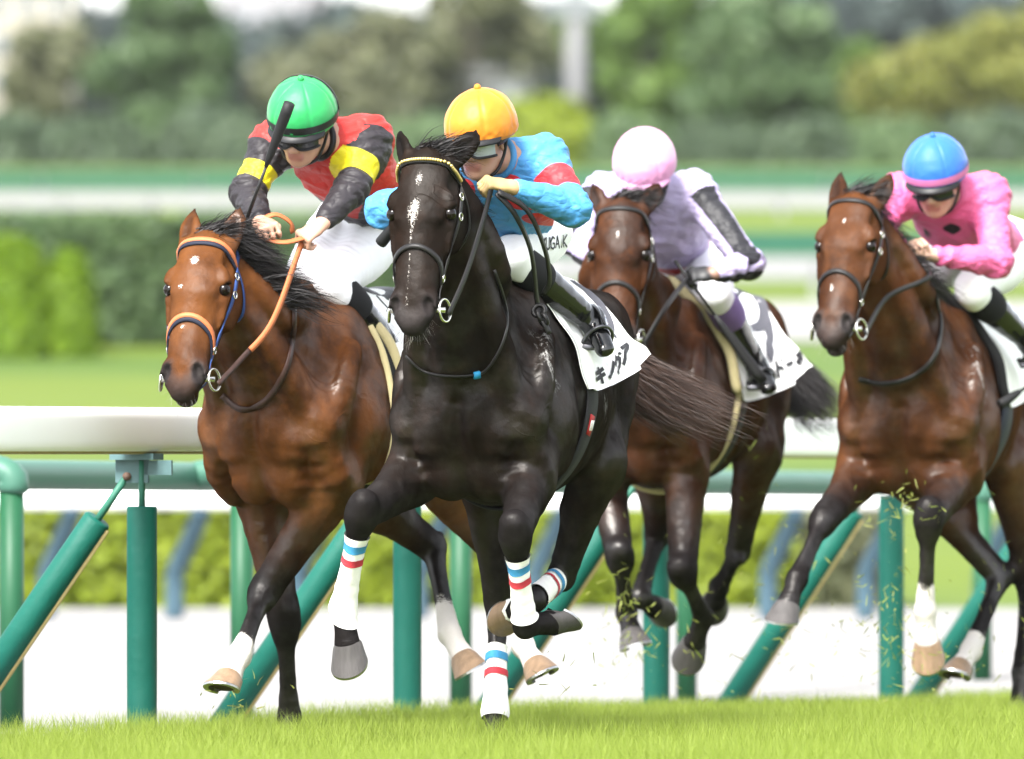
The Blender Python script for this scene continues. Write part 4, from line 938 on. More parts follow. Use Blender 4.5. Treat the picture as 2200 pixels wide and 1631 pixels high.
    c.update(V=V, Fq=Fq, at_=dict(matte=inhead, dark=dark, white=white, bare=bare, sweat=sweat, warm=warm), m1=m1, m2=m2, crest=crest, hsz=hsz)
def horse_objects(c):
    fr, S, H, h, n, l, legs, hsz, m1, crest = [c[k] for k in ('fr', 'S', 'H', 'h', 'n', 'l', 'legs3', 'hsz', 'm1', 'crest')]
    me = mesh_np('body', c['V'], c['Fq'], attrs=c['at_'])
    root = empty('racehorse', fr.M); set_props(root, c['label'], 'horse', 'racehorses galloping on the turf'); c['obj'] = root
    def part(name, me_, mat, parent=root):
        o = bpy.data.objects.new(name, me_); COL.objects.link(o); me_.materials.append(mat); o.parent = parent; return o
    c['part'] = part
    body = part('body', me, c['mat'])
    for s in (-1, 1):
        b = MB(); b.ball(H(.209, .022, s * .0850), .0225 * hsz, 20, 12); part('eye', b.mesh('eye'), M_EYE)
    for nme, lg in legs.items():
        k_, f_, co = lg['pts']
        wall, shoe, sole = hoof_mesh(co, co - f_, np.array([0, 1.0, 0]), 1.07, lg['hrot'])
        hm = M_HOOFD if lg['hoof'] == 'dark' else M_HOOFL
        hb = MB(); hb.add(*wall); ho = part('hoof', hb.mesh('hoof'), hm)
        sb = MB(); sb.add(*shoe); part('horseshoe', sb.mesh('horseshoe', False), M_STEELD, ho)
        sb = MB(); sb.add(*sole); part('sole', sb.mesh('sole'), M_SOLE, ho)
    # ---- mane, forelock, tail
    rng = np.random.RandomState(c.get('seed', 3))
    w0 = np.array([-.22, 0, 1.60]); p1 = m1 + crest * .19; p2 = H(.0, -.075, 0); p3 = H(-.012, .01, 0)
    cr = spline(np.array([w0, p1, p2, p3]), 200)
    nM = int(1.3 * c.get('nmane', 1500)); t = rng.uniform(c.get('mane0', .1), .95, nM); rt = cr[(t * 199).astype(int)] + rng.normal(0, .010, (nM, 3))
    wind = np.array(c.get('wind', (-1.0, .5, .25)))
    dr = wind + rng.normal(0, .28, (nM, 3)) + crest * .35
    Vm, Fm = strands(rt - nrms(dr) * .01, dr, rng.uniform(.10, c.get('manelen', .20), nM), rng.uniform(.0022, .0052, nM), 6, droop=(-.2, .1, -.45), curl=.16, seed=5)
    part('mane', mesh_np('mane', Vm, Fm), c['hair'])
    nF = 520; rt = np.array([H(*q) for q in np.stack([rng.uniform(-.03, .02, nF), rng.uniform(-.02, .03, nF), rng.uniform(-.04, .04, nF)], 1)])
    fd = np.array(c.get('fore_dir', nrm(-h * .3 + l * .5 - n * .1)))
    dr = fd + rng.normal(0, .22, (nF, 3)); Vm, Fm = strands(rt, dr, rng.uniform(.07, c.get('forelen', .15), nF), rng.uniform(.002, .0045, nF), 6, droop=c.get('fore_droop', (0, 0, -.2)), curl=.12, seed=8)
    part('forelock', mesh_np('forelock', Vm, Fm), c['hair'])
    Vm, Fm = tail_strands(c.get('tailcurve', [(-1.58, 0, 1.49), (-1.74, 0, 1.44), (-1.9, .05, 1.36), (-2.05, .1, 1.25), (-2.2, .12, 1.15)]), c.get('ntail', 7500), rng)
    part('tail', mesh_np('tail', Vm, Fm), c['tailhair'])
    # whiskers
    nW = 46; q = np.stack([rng.uniform(.55, .62, nW), rng.uniform(-.08, .0, nW), rng.uniform(-.05, .05, nW)], 1)
    rt, nn_ = S.snap(np.array([H(*a) for a in q]))
    Vm, Fm = strands(rt, nn_ + rng.normal(0, .35, (nW, 3)) + h * .5, rng.uniform(.015, .045, nW), .0009, 4, droop=(0, 0, -.3), curl=.1, seed=3)
    part('whiskers', mesh_np('whiskers', Vm, Fm), M_WHISK)['kind'] = 'stuff'
    return c
M_HOOFD = pm('dark_hoof', (.085, .078, .076), .55, .55, 14, .5, 60, .004, stretch=(3, 3, .4))
M_HOOFL = pm('pale_hoof', (.30, .20, .125), .5, .6, 14, .6, 50, .004, stretch=(3, 3, .4))
M_SOLE = pm('hoof_sole', (.10, .075, .055), .8, .5, 40, .6, 80)
M_STEELD = pm('worn_shoe_metal', (.42, .42, .42), .35, .3, 50, metal=1)
M_WHISK = pm('whisker', (.35, .33, .30), .6, .2)
VOX = .0086; HWID = 1.12
# ---------------------------------------------------------------- tack
def hit(c, px, off=.003):
    """points where the sight lines through photo pixels meet the horse (local), with normals"""
    fr = c['fr']; S = c['S']; px = np.asarray(px, float); n = len(px)
    d = np.stack([(px[:, 0] - 1100) / FPX, np.ones(n), (HZ - px[:, 1]) / FPX], 1); d = nrms(d)
    o = np.array([0, 0, CAMZ]) + d * (c['Y'] - 1.6)
    for _ in range(80):
        q = fr.loc(o); g = S.at(q) - off; o = o + d * np.clip(g, -.05, .08)[:, None] * .8 * fr.s
    q = fr.loc(o); return q, S.grad(q)
def strap(b, c, pts, w, t=.003, n=26, off=.002, snap=True):
    q = spline(np.asarray(pts), n)
    if snap: q, N = c['S'].snap(q, off)
    else: N = c['S'].grad(q)
    q2 = q.copy(); q2[1:-1] = (q[:-2] + 2 * q[1:-1] + q[2:]) / 4
    b.ribbon(q2, N, w, t); return q2
def tagless(c, name, b, mat, parent):
    me = b.mesh(name); o = bpy.data.objects.new(name, me); COL.objects.link(o); me.materials.append(mat); o.parent = parent; return o
def top(c, name, label, cat, group=None):
    o = empty(name, c['fr'].M); return set_props(o, label, cat, group)
def bridle(c, label, cheek, brow, nose, rein, hands, rein_mid=None, nose_h=.335, rein2=None, nback=None, browdeco=None, noseback=None):
    H = c['H']; root = top(c, 'bridle', label, 'bridle', 'bridles on the horses')
    def HP(L): return [H(*q) for q in L]
    b = MB(); strap(b, c, HP([(.085, -.05, -.10), (.062, .01, -.085), (.047, .045, -.045), (.043, .058, 0), (.047, .045, .045), (.062, .01, .085), (.085, -.05, .10)]), .017, .006)
    bo = tagless(c, 'browband', b, brow, root)
    if browdeco is not None:
        b = MB(); q, N = c['S'].snap(spline(HP([(.075, -.03, -.098), (.060, .01, -.085), (.046, .045, -.045), (.042, .058, 0), (.046, .045, .045), (.060, .01, .085), (.075, -.03, .098)]), 44), .011)
        for p in q: b.ball(p, .0062, 8, 6)
        tagless(c, 'brass_beading', b, browdeco, bo)
    b = MB(); strap(b, c, HP([(.085, -.05, -.10), (.03, -.075, -.075), (.0, -.09, 0), (.03, -.075, .075), (.085, -.05, .10)]), .024, .004); tagless(c, 'headpiece', b, cheek, root)
    for s in (-1, 1):
        b = MB(); strap(b, c, HP([(.085, -.05, s * .10), (.16, -.035, s * .102), (.26, -.028, s * .10), (.38, -.03, s * .085), (.455, -.035, s * .075), (.49, -.035, s * .075)]), .017, .004, off=.004)
        ch = tagless(c, 'cheekpiece', b, cheek, root)
        for hh in (.13, .20, .42):
            p, N = c['S'].snap([H(hh, -.032, s * .10)], .009); bb = MB(); bb.ring(p[0], N[0], .0125, .0028, 12, 6); tagless(c, 'buckle', bb, M_STEEL, ch)
        b = MB(); strap(b, c, HP([(.085, -.06, s * .10), (.15, -.12, s * .098), (.22, -.165, s * .06), (.24, -.18, 0)]), .013, .003, off=.004); tagless(c, 'throatlash', b, cheek, root)
        bc = H(.520, -.036, s * .083); b = MB(); b.ring(bc, c['l'] + .25 * s * c['n'], .037, .0042, 26, 8); tagless(c, 'bit_ring', b, M_STEEL, root)
    b = MB(); b.tube([H(.520, -.034, -.085), H(.516, -.03, 0), H(.520, -.034, .085)], .0095, 10); tagless(c, 'bit', b, M_STEEL, root)
    nb = nose_h
    NP = [(nb + .145, -.085, -.03), (nb + .11, -.04, -.075), (nb + .05, .012, -.078), (nb + .012, .05, -.04), (nb, .06, 0), (nb + .012, .05, .04), (nb + .05, .012, .078), (nb + .11, -.04, .075), (nb + .145, -.085, .03)]
    b = MB(); strap(b, c, HP(NP), .017, .006, 34, off=.003); no = tagless(c, 'noseband', b, nose, root)
    if noseback is not None:
        b = MB(); strap(b, c, HP([(q[0] + .012, q[1], q[2]) for q in NP]), .022, .005, 34, off=.002); tagless(c, 'noseband_lining', b, noseback, no)
        b = MB(); strap(b, c, HP([(.098, -.05, -.10), (.075, .01, -.085), (.060, .045, -.045), (.056, .058, 0), (.060, .045, .045), (.075, .01, .085), (.098, -.05, .10)]), .018, .005); tagless(c, 'browband_lining', b, noseback, bo)
    b = MB(); strap(b, c, HP([(.49, -.08, -.05), (.53, -.09, -.03), (.545, -.095, 0), (.53, -.09, .03), (.49, -.08, .05)]), .016, .004, off=.004); tagless(c, 'chin_strap', b, cheek, root)
    # reins
    for s, hand in zip((-1, 1), hands):
        if hand is None: continue
        st = H(.525, -.06, s * .088); mids = rein_mid[0 if s < 0 else 1] if rein_mid else []
        q = spline(np.array([st] + list(mids) + [hand]), 34)
        side = np.cross(nrm(hand - st), (0, 0, 1)); N = np.tile(nrm(np.array([.25, s * 1.0, .35])), (34, 1))
        cut = 14 if rein2 is not None else 34
        b = MB(); b.ribbon(q[:cut + 1] if cut < 34 else q, N[:cut + 1] if cut < 34 else N, .020, .004); r = tagless(c, 'rein', b, rein, root)
        if rein2 is not None:
            b = MB(); b.ribbon(q[cut:], N[cut:], .021, .006); tagless(c, 'rein_grip', b, rein2, r)
    return root
def neck_strap(c, label, px, mat, w=.018, extra=None):
    root = top(c, 'neck_strap', label, 'strap', 'neck straps')
    q, N = hit(c, spline(np.asarray(px, float), 50), .004)
    q[1:-1] = (q[:-2] + 2 * q[1:-1] + q[2:]) / 4
    b = MB(); b.ribbon(q, N, w, .004); tagless(c, 'loop', b, mat, root)
    return root, q, N
class Cloth:
    """saddle cloth draped over the back: (x along the horse, arc from the spine)"""
    def __init__(s, c, x0=-.40, x1=-1.08, arc=.50, flare=.09, off=.016, zl=.55):
        s.c = c; s.zl = zl; s.x0, s.x1, s.arc, s.flare = x0, x1, arc, flare
        s.nx, s.na = 26, 61; xs = np.linspace(x0, x1, s.nx); th = np.linspace(-2.1, 2.1, 81); s.G = np.zeros((s.nx, s.na, 3))
        s.al = np.linspace(-arc * 1.06, arc * 1.06, s.na)
        for i, x in enumerate(xs):
            O = np.tile([x, 0, 1.24], (81, 1)); D = np.stack([0 * th, np.sin(th), np.cos(th)], 1)
            p = c['S'].ray_out(O, D, .12, off)
            al = np.concatenate([[0], np.cumsum(np.linalg.norm(np.diff(p, axis=0), axis=1))]); al -= al[40]
            for k in range(3): s.G[i, :, k] = np.interp(s.al, al, p[:, k])
        for _ in range(3): s.G[1:-1] = (s.G[:-2] + 2 * s.G[1:-1] + s.G[2:]) / 4
    def edge(s, u, b):
        """u 0..1 front to back, b -1..1 around -> x, arc (shaped hem)"""
        a = abs(b); front = s.x0 - .10 * a ** 1.5; back = s.x1 + .10 * (1 - a) ** 1.2 * 1.0
        back = s.x1 + .14 * np.sin(np.pi * np.clip((a - .2) / .8, 0, 1)) * .6 - .02
        return front + (back - front) * u, b * s.arc * (1.0 - .13 * u * (a > 0))
    def at(s, x, arc, lift=0.0):
        x = np.atleast_1d(np.asarray(x, float)); arc = np.atleast_1d(np.asarray(arc, float))
        fx = np.clip((x - s.x0) / (s.x1 - s.x0) * (s.nx - 1), 0, s.nx - 1.001); fa = np.clip((arc - s.al[0]) / (s.al[-1] - s.al[0]) * (s.na - 1), 0, s.na - 1.001)
        i = fx.astype(int); j = fa.astype(int); u = (fx - i)[:, None]; v = (fa - j)[:, None]; G = s.G
        p = (G[i, j] * (1 - u) + G[i + 1, j] * u) * (1 - v) + (G[i, j + 1] * (1 - u) + G[i + 1, j + 1] * u) * v
        p = p + np.stack([fx * 0 + (x - (s.x0 + (s.x1 - s.x0) * fx / (s.nx - 1))), 0 * fx, 0 * fx], 1)
        uu = np.clip((x - s.x0) / (s.x1 - s.x0), 0, 1.1); a = np.abs(arc) / s.arc
        fl = s.flare * uu ** 1.3 * a ** 2 + .012 * np.sin(x * 22 + a * 3) * a * uu + .006 * np.sin(x * 55 - a * 9) * a
        p[:, 1] += np.sign(arc) * (fl + lift); p[:, 2] += fl * s.zl + (np.abs(arc) < .05) * lift
        return p
def stroke(cl, pts, w, lift=.004, n=10, miter=True):
    """pen stroke on the left side of the cloth: pts (x, arc) -> V, F"""
    q = spline(np.asarray(pts, float), n); T = nrms(np.gradient(q, axis=0)); N = np.stack([-T[:, 1], T[:, 0]], 1)
    a = q - N * w / 2; b = q + N * w / 2
    A = cl.at(a[:, 0], a[:, 1], lift); B = cl.at(b[:, 0], b[:, 1], lift)
    V = np.concatenate([A, B]); F = [[i, i + 1, n + i + 1, n + i] for i in range(n - 1)]
    return V, F
KANA = {  # strokes in a unit box, x right, y down
    'キ': [[(.12, .32), (.85, .24)], [(.08, .62), (.92, .54)], [(.40, .04), (.60, .98)]],
    'ン': [[(.12, .20), (.36, .36)], [(.16, .90), (.50, .80), (.78, .55), (.92, .22)]],
    'グ': [[(.38, .05), (.24, .32), (.06, .50)], [(.32, .24), (.80, .22)], [(.80, .22), (.70, .60), (.30, .96)], [(.78, .02), (.84, .14)], [(.92, .0), (.98, .12)]],
    'ア': [[(.08, .12), (.90, .12)], [(.90, .12), (.78, .34), (.58, .46)], [(.50, .28), (.44, .66), (.18, .96)]],
    'ド': [[(.30, .04), (.30, .98)], [(.30, .38), (.82, .62)], [(.60, .08), (.68, .24)], [(.78, .02), (.86, .18)]],
    'ー': [[(.08, .50), (.92, .50)]],
    'ネ': [[(.46, .02), (.54, .16)], [(.14, .26), (.82, .26)], [(.82, .26), (.50, .56), (.10, .74)], [(.50, .52), (.50, .98)], [(.62, .54), (.90, .72)]],
    'イ': [[(.84, .06), (.50, .38), (.10, .60)], [(.54, .36), (.54, .98)]]}
def px_stroke(cl, pts, w, n=12, lift=.004):
    """stroke through photo pixels, laid on the cloth"""
    if cl.inv is None:
        xs = np.linspace(cl.x0 - .02, cl.x1 - .02, 90); ar = np.linspace(.0, cl.arc * 1.05, 90); X, A = np.meshgrid(xs, ar, indexing='ij'); q = cl.c['fr'].wor(cl.at(X.ravel(), A.ravel()))
        cl.inv = (np.stack([1100 + q[:, 0] / q[:, 1] * FPX, HZ - (q[:, 2] - CAMZ) / q[:, 1] * FPX], 1), X.ravel(), A.ravel())
    U, X, A = cl.inv; q = spline(np.asarray(pts, float), n) if len(pts) > 2 else spline(np.asarray(pts, float), max(4, n // 2)); out = []
    for p in q:
        d = ((U - p) ** 2).sum(1); i = np.argsort(d)[:6]; ww = 1 / (d[i] + .5); out.append(((X[i] * ww).sum() / ww.sum(), (A[i] * ww).sum() / ww.sum()))
    return stroke(cl, out, w, lift, len(q))
def saddle_cloth(c, label, x0, x1, arc, flare, kana=None, kx0=-.6, kx1=-.95, karc=.40, ksz=.09, number=None, pad=None, zl=.55, kpx=None, npx=None, kw=.011, nw=.03):
    cl = Cloth(c, x0, x1, arc, flare, zl=zl); cl.inv = None; root = top(c, 'saddle_cloth', label, 'saddle cloth', 'saddle cloths'); c['cloth'] = cl
    nu, nb = 34, 71; U, B = np.meshgrid(np.linspace(0, 1, nu), np.linspace(-1, 1, nb), indexing='ij')
    x, a = cl.edge(U.ravel(), B.ravel()); V = cl.at(x, a); V2 = cl.at(x, a, -.005)
    id_ = np.arange(nu * nb).reshape(nu, nb)
    F = np.stack([id_[:-1, :-1], id_[:-1, 1:], id_[1:, 1:], id_[1:, :-1]], -1).reshape(-1, 4); n0 = nu * nb
    rim = np.concatenate([id_[:, 0], id_[-1, 1:], id_[-2::-1, -1], id_[0, -2:0:-1]]); rn = np.roll(rim, -1)
    FR = np.stack([rim, rn, rn + n0, rim + n0], 1)
    me = mesh_np('cloth', np.concatenate([V, V2]), np.concatenate([F[:, ::-1], F + n0, FR])); o = link('cloth', me, M_CLOTHW, root)
    if kpx:
        for ch, (u0, v0, du, dv) in kpx:
            b = MB()
            for st in KANA[ch]:
                pts = [(u0 + du[0] * a + dv[0] * e, v0 + du[1] * a + dv[1] * e) for a, e in st]
                b.add(*px_stroke(cl, pts, kw))
            tagless(c, 'printed_letter', b, M_INK, root)
    if npx:
        b = MB()
        for st in npx: b.add(*px_stroke(cl, st, nw, 30))
        tagless(c, 'printed_number', b, M_GREYINK, root)
    if kana:
        nK = len(kana); cw = (kx1 - kx0) / nK
        for i, ch in enumerate(kana):
            b = MB(); cx = kx0 + cw * i
            for st in KANA[ch]:
                pts = []
                for (px, py) in st:
                    X = cx + cw * .92 * px; u = (X - x0) / (x1 - x0); pts.append((X, karc * (1.0 - .16 * max(u, 0)) - ksz + ksz * py))
                b.add(*stroke(cl, pts, ksz * .17))
            tagless(c, 'printed_letter', b, M_INK, root)
    if number == '9':
        b = MB(); cx, ca = -.93, .20; rx, ra = .060, .060
        ring = [(cx + rx * math.cos(t), ca + ra * math.sin(t)) for t in np.linspace(0, 2 * math.pi, 30)]
        b.add(*stroke(cl, ring, .040, n=40)); b.add(*stroke(cl, [(cx - rx, ca + .0), (cx - rx + .004, ca + .09), (cx - .035, ca + .17)], .040, n=14)); tagless(c, 'printed_number', b, M_GREYINK, root)
    if number == ')':
        b = MB(); b.add(*stroke(cl, [(-.73, .06), (-.80, .16), (-.83, .27), (-.82, .36)], .035, n=18)); tagless(c, 'printed_number', b, M_GREYINK, root)
    if pad is not None:
        for s in (-1, 1):
            q = np.array([cl.at(*[np.array([v]) for v in (cl.edge(0, s * bb)[0] + .030, cl.edge(0, s * bb)[1])])[0] for bb in np.linspace(.08, .97, 26)])
            b = MB(); b.tube(q, np.concatenate([[.008], np.full(24, .019), [.008]]), 10, flat=None); tagless(c, 'pad_edge', b, pad, root)
    return root
def girth(c, label, x, mat, w=.09, edge=None, logo=False):
    root = top(c, 'girth', label, 'girth', 'girths')
    th = np.linspace(.6, 2 * math.pi - .6, 90); O = np.tile([x, 0, 1.20], (90, 1)); D = np.stack([0 * th, np.sin(th), np.cos(th)], 1)
    def band(xx, off):
        O2 = O.copy(); O2[:, 0] = xx - .05 * np.cos(th) * 0 + .06 * (np.cos(th) < 0) * np.abs(np.cos(th)); p = c['S'].ray_out(O2, D, .15, off); return p, c['S'].grad(p)
    p, N = band(x, .004); b = MB(); b.ribbon(p, N, w, .006); tagless(c, 'band', b, mat, root)
    if edge is not None:
        p, N = band(x + w / 2 + .008, .004); b = MB(); b.tube(p, .013, 8); tagless(c, 'edge_roll', b, edge, root)
    if logo:
        i = 20; j = 30
        p, N = band(x, .012); b = MB(); b.ribbon(p[i:i + 5], N[i:i + 5], .045, .002); tagless(c, 'woven_badge', b, pm('badge_red', (.45, .02, .02), .7), root)
        for dx in (-.012, .0, .012):
            p2, N2 = band(x + dx, .016); b = MB(); b.ribbon(p2[i + 1:i + 4], N2[i + 1:i + 4], .006, .001); tagless(c, 'badge_stripe', b, M_CLOTHW, root)
    return root
def bandage(c, nme, label, stripes=True, lo=.22, hi=1.06):
    """leg wrap following the cannon"""
    lg = c['legs3'][nme]; k_, f_, co = lg['pts']; root = top(c, 'leg_bandage', label, 'bandage', 'striped leg bandages')
    d = f_ - k_
    def seg(a, b_, off, n=16):
        V = []; m = 26
        ax = nrm(d); u = nrm(np.cross(ax, (0, 1, 0))); w = np.cross(ax, u)
        for i, t in enumerate(np.linspace(a, b_, n)):
            cen = k_ + d * min(t, 1.0) + (co - f_) * max(t - 1, 0) * 2.0
            th = np.arange(m) / m * 2 * math.pi; D = np.cos(th)[:, None] * u + np.sin(th)[:, None] * w
            p = c['S'].ray(np.tile(cen, (m, 1)), D, .058, off + .0007 * math.sin(t * 50), 24); V.append(p)
        V = np.concatenate(V); F = [[i * m + q, i * m + (q + 1) % m, (i + 1) * m + (q + 1) % m, (i + 1) * m + q] for i in range(n - 1) for q in range(m)]
        return V, F
    b = MB(); b.add(*seg(lo, hi, .006, 26)); tagless(c, 'wrap', b, M_WRAP, root)
    if stripes:
        L = np.linalg.norm(d)
        for a, e, m in ((lo + .07, lo + .07 + .028 / L, pm('bandage_blue', (.06, .33, .62), .8, .15, 60, .5, 160)), (lo + .22, lo + .22 + .024 / L, pm('bandage_red', (.62, .05, .07), .8, .15, 60, .5, 160))):
            b = MB(); b.add(*seg(a, e, .0085, 4)); tagless(c, 'stripe', b, m, root)
    return root
# ---------------------------------------------------------------- jockeys
from concurrent.futures import ThreadPoolExecutor
def finger_hand(S, W, d, up, side, r=.0088, grip=1.0, t=None):
    """closed hand: W wrist, d along the forearm, up = back of the hand, side = towards the thumb"""
    d = nrm(d); up = nrm(up - d * up.dot(d)); side = nrm(np.cross(d, up)) * (1 if np.cross(d, up).dot(side) > 0 else -1)
    K = W + d * .078
    S.cap(W - d * .01, W + d * .035, (.020, .028), (.018, .036), side, k=.01, t0=t)
    S.cap(W + d * .03, K, (.017, .036), (.014, .040), side, k=.01, t0=t)
    for i, o in enumerate((.035, .012, -.012, -.034)):
        L = (1.0, 1.08, 1.02, .84)[i]; a = K + side * o + up * .002
        b = a + (d * .52 - up * .85) * .036 * L; e = b + (-d * .55 - up * .55) * .028 * L; f = e + (-d * .95 + up * .25) * .020 * L
        S.cap(a, b, r * 1.05, r * .98, side, k=.003, t0=t); S.cap(b, e, r * .97, r * .9, side, k=.002, t0=t); S.cap(e, f, r * .9, r * .8, side, k=.002, t0=t)
        S.ell(a, (r * 1.15,) * 3, k=.004, t=t)
    th = W + d * .022 + side * .034 - up * .006; t1 = th + (d * .75 + side * .35 - up * .35) * .036; t2 = t1 + (d * .75 - side * .35 - up * .45) * .030
    S.cap(th, t1, r * 1.35, r * 1.15, k=.008, t0=t); S.cap(t1, t2, r * 1.12, r * .9, k=.004, t0=t)
def build_jockey(c, j):
    fr = c['fr']; J = lambda q: fr.J(*q); lat = np.array([0, 1.0, 0])
    # head axes
    p, t, r = [math.radians(a) for a in j['face']]
    f = np.array([-math.sin(p) * math.cos(t), -math.cos(p) * math.cos(t), -math.sin(t)]); s0 = np.array([math.cos(p), -math.sin(p), 0]); u = np.cross(f, s0); u = u if u[2] > 0 else -u
    s1 = s0 * math.cos(r) + u * math.sin(r); u1 = u * math.cos(r) - s0 * math.sin(r)
    f, s, u = [fr.R.T @ q for q in (f, s1, u1)]; AX = [f, s, u]; C = J(j['head'])
    X = lambda a, b, e: C + f * a + s * b + u * e
    nb = J(j['neck']); B = Sdf(); jk = Sdf(); br = Sdf()
    tk = [1, 0, 0]
    # ---- head (skin)
    B.ell(X(-.015, 0, .03), (.098, .076, .092), AX, k=.02)
    B.ell(X(.035, 0, -.035), (.058, .058, .075), AX, k=.03)
    B.cap(X(.02, 0, -.085), X(.055, 0, -.098), .038, .026, s, k=.03); B.ell(X(.062, 0, -.104), (.018, .022, .015), AX, k=.015)
    for q in (-1, 1):
        B.ell(X(.055, q * .040, -.030), (.026, .022, .024), AX, k=.02)
        B.cap(X(-.005, q * .05, -.075), X(.045, q * .028, -.098), .018, .014, k=.02)
        B.ell(X(-.012, q * .076, -.012), (.022, .010, .034), AX, k=.008); B.ell(X(-.006, q * .084, -.010), (.010, .006, .018), AX, k=.004, op=-1)
        B.ell(X(.100, q * .011, -.043), (.011, .009, .008), AX, k=.006)
        B.ell(X(.074, q * .030, -.002), (.018, .022, .014), AX, k=.010, op=-1)
        B.ell(X(.062, q * .031, -.002), (.013, .013, .012), AX, k=.003)
    B.cap(X(.078, 0, .012), X(.106, 0, -.036), .010, .0115, s, k=.012); B.ell(X(.104, 0, -.038), (.012, .012, .011), AX, k=.008)
    B.cap(X(.084, -.020, -.068), X(.084, .020, -.068), .0075, .0075, u, k=.008, t0=[0, 1, 0]); B.ell(X(.088, 0, -.066), (.008, .014, .007), AX, k=.006, t=[0, 1, 0])
    B.cap(X(.081, -.018, -.079), X(.081, .018, -.079), .008, .008, u, k=.008, t0=[0, 1, 0]); B.cap(X(.093, -.021, -.0735), X(.093, .021, -.0735), .0025, .0025, u, k=.003, op=-1)
    B.cap(X(-.03, 0, -.06), nb, (.052, .055), (.06, .065), s, k=.03)
    # ---- trunk
    chest, waist, pel = J(j['chest']), J(j['waist']), J(j['pelvis'])
    ch = dict(pts=[nb * .6 + chest * .4, chest, waist * .5 + chest * .5, waist, pel], r=[(.095, .165), (.118, .172), (.112, .155), (.102, .140), (.112, .165)])
    B.chain(ch['pts'], [(a - .012, b - .012) for a, b in ch['r']], lat, n=10, k=.03)
    jk.chain(ch['pts'][:4] + [waist * .55 + pel * .45], [(a, b) for a, b in ch['r'][:4]] + [(.110, .150)], lat, n=12, k=.03)
    br.chain([waist * .8 + pel * .2, pel, pel + (pel - waist) * .25], [(.098, .135), (.118, .168), (.10, .14)], lat, n=6, k=.03)
    arms = []
    for q, key in ((-1, 'R'), (1, 'L')):
        sh, el, wr, hd = [J(j[key + k_]) for k_ in ('sh', 'el', 'wr', 'hand')]; arms.append((sh, el, wr, q))
        B.cap(nb, sh, (.05, .06), (.05, .05), lat, k=.03); jk.cap(nb * .75 + sh * .25, sh, (.066, .07), (.064, .064), lat, k=.06)
        jk.ell(sh, (.070, .066, .068), k=.05)
        B.chain([sh, sh * .5 + el * .5, el], [.05, .045, .038], lat, n=4, k=.02); B.chain([el, el * .6 + wr * .4, wr], [.040, .038, .025], lat, n=4, k=.015)
        jk.chain([sh, sh * .5 + el * .5, el], [.062, .060, .052], lat, n=5, k=.05); jk.chain([el, el * .62 + wr * .38, el * .12 + wr * .88], [.053, .050, .036], lat, n=5, k=.025)
        jk.ell(el, (.055, .054, .055), k=.02)
        fa = nrm(wr - el); hdd = nrm(hd - wr); upv = np.array(j.get(key + 'up', (.3, .2 * q, 1.0))); sd = np.array([.3, -q, .1])
        finger_hand(B, wr, hdd, upv, sd, t=[1, 0, 0] if j.get('glove') else None)
    for q, key in ((-1, 'R'), (1, 'L')):
        hp, kn, an, to = [J(j[key + k_]) for k_ in ('hip', 'knee', 'ank', 'toe')]
        B.chain([hp, hp * .5 + kn * .5, kn], [.085, .072, .052], lat, n=5, k=.03)
        br.chain([pel * .35 + hp * .65, hp * .6 + kn * .4, hp * .2 + kn * .8, kn, kn * .82 + an * .18], [(.118, .110), (.100, .092), (.076, .072), (.066, .064), (.060, .058)], lat, n=9, k=.04)
        j[key + '3'] = (hp, kn, an, to)
        B.chain([kn, kn * .65 + an * .35, an], [.050, .050, .034], lat, n=4, k=.02); B.cap(an, to, (.028, .034), (.02, .03), lat, k=.02)
    root = empty('jockey', fr.M); set_props(root, j['label'], 'jockey', 'jockeys riding the horses')
    jobs = []
    def mk(sdf, name, h, mat, attrs=None, wr=None, parent=root):
        def run():
            G, lo, _ = sdf.grid(h, mg=4); V, F = surface_nets(G, lo, h); V = relax(V, F, 2, .4)
            if wr: V = V + GridS(G, lo, h).grad(V) * wr(V)[:, None]
            return V, F, (attrs(V, sdf) if attrs else None)
        jobs.append((run, name, mat, parent))
    def part(name, mb, mat, parent=root, smooth=True):
        me = mb.mesh(name, smooth) if isinstance(mb, MB) else mb
        o = bpy.data.objects.new(name, me); COL.objects.link(o); me.materials.append(mat); o.parent = parent; return o
    mk(B, 'body', .0063, j['skin'], lambda V, S_: dict(zip(('glove', 'lip', 'z'), S_.at(V, True)[1].T)))
    def wrj(V):
        w = .0045 * (1 - 2 * np.abs(np.sin(vnoise(V, 7, 2) * 5 + V[:, 2] * 30 + V[:, 0] * 18))) * smooth01(vnoise(V, 5, 5), -.3, .4) + .0035 * (1 - 2 * np.abs(vnoise(V, 13, 3))) 
        for sh, el, wr_, q in arms:      # tighter creases at the elbow
            w = w + .006 * np.exp(-(np.linalg.norm(V - el, axis=1) / .08) ** 2) * np.sin(((V - el) @ nrm(wr_ - sh)) * 170 + vnoise(V, 20, 7) * 2)
            w = w + .0055 * np.exp(-(np.linalg.norm(V - sh, axis=1) / .11) ** 2) * np.sin(((V - sh) @ nrm(el - nb)) * 150 + vnoise(V, 14, 8) * 3)
        return w
    def ja(V, S_):
        """pattern fields, 0.5 = edge"""
        out = {}
        ta = []
        for sh, el, wr_, q in arms:
            d = el - sh; tt = (V - sh) @ d / d.dot(d); dist = np.linalg.norm(V - (sh + np.clip(tt, 0, 1)[:, None] * d), axis=1)
            d2 = wr_ - el; t2 = (V - el) @ d2 / d2.dot(d2); dist2 = np.linalg.norm(V - (el + np.clip(t2, 0, 1)[:, None] * d2), axis=1)
            ta.append((tt, dist, t2, dist2))
        ax = waist - nb; ts = (V - nb) @ ax / ax.dot(ax)
        return j['pattern'](V, ts, ta, arms, nb, chest, waist)
    mk(jk, 'jacket', .007, j['jacket'], ja, wrj)
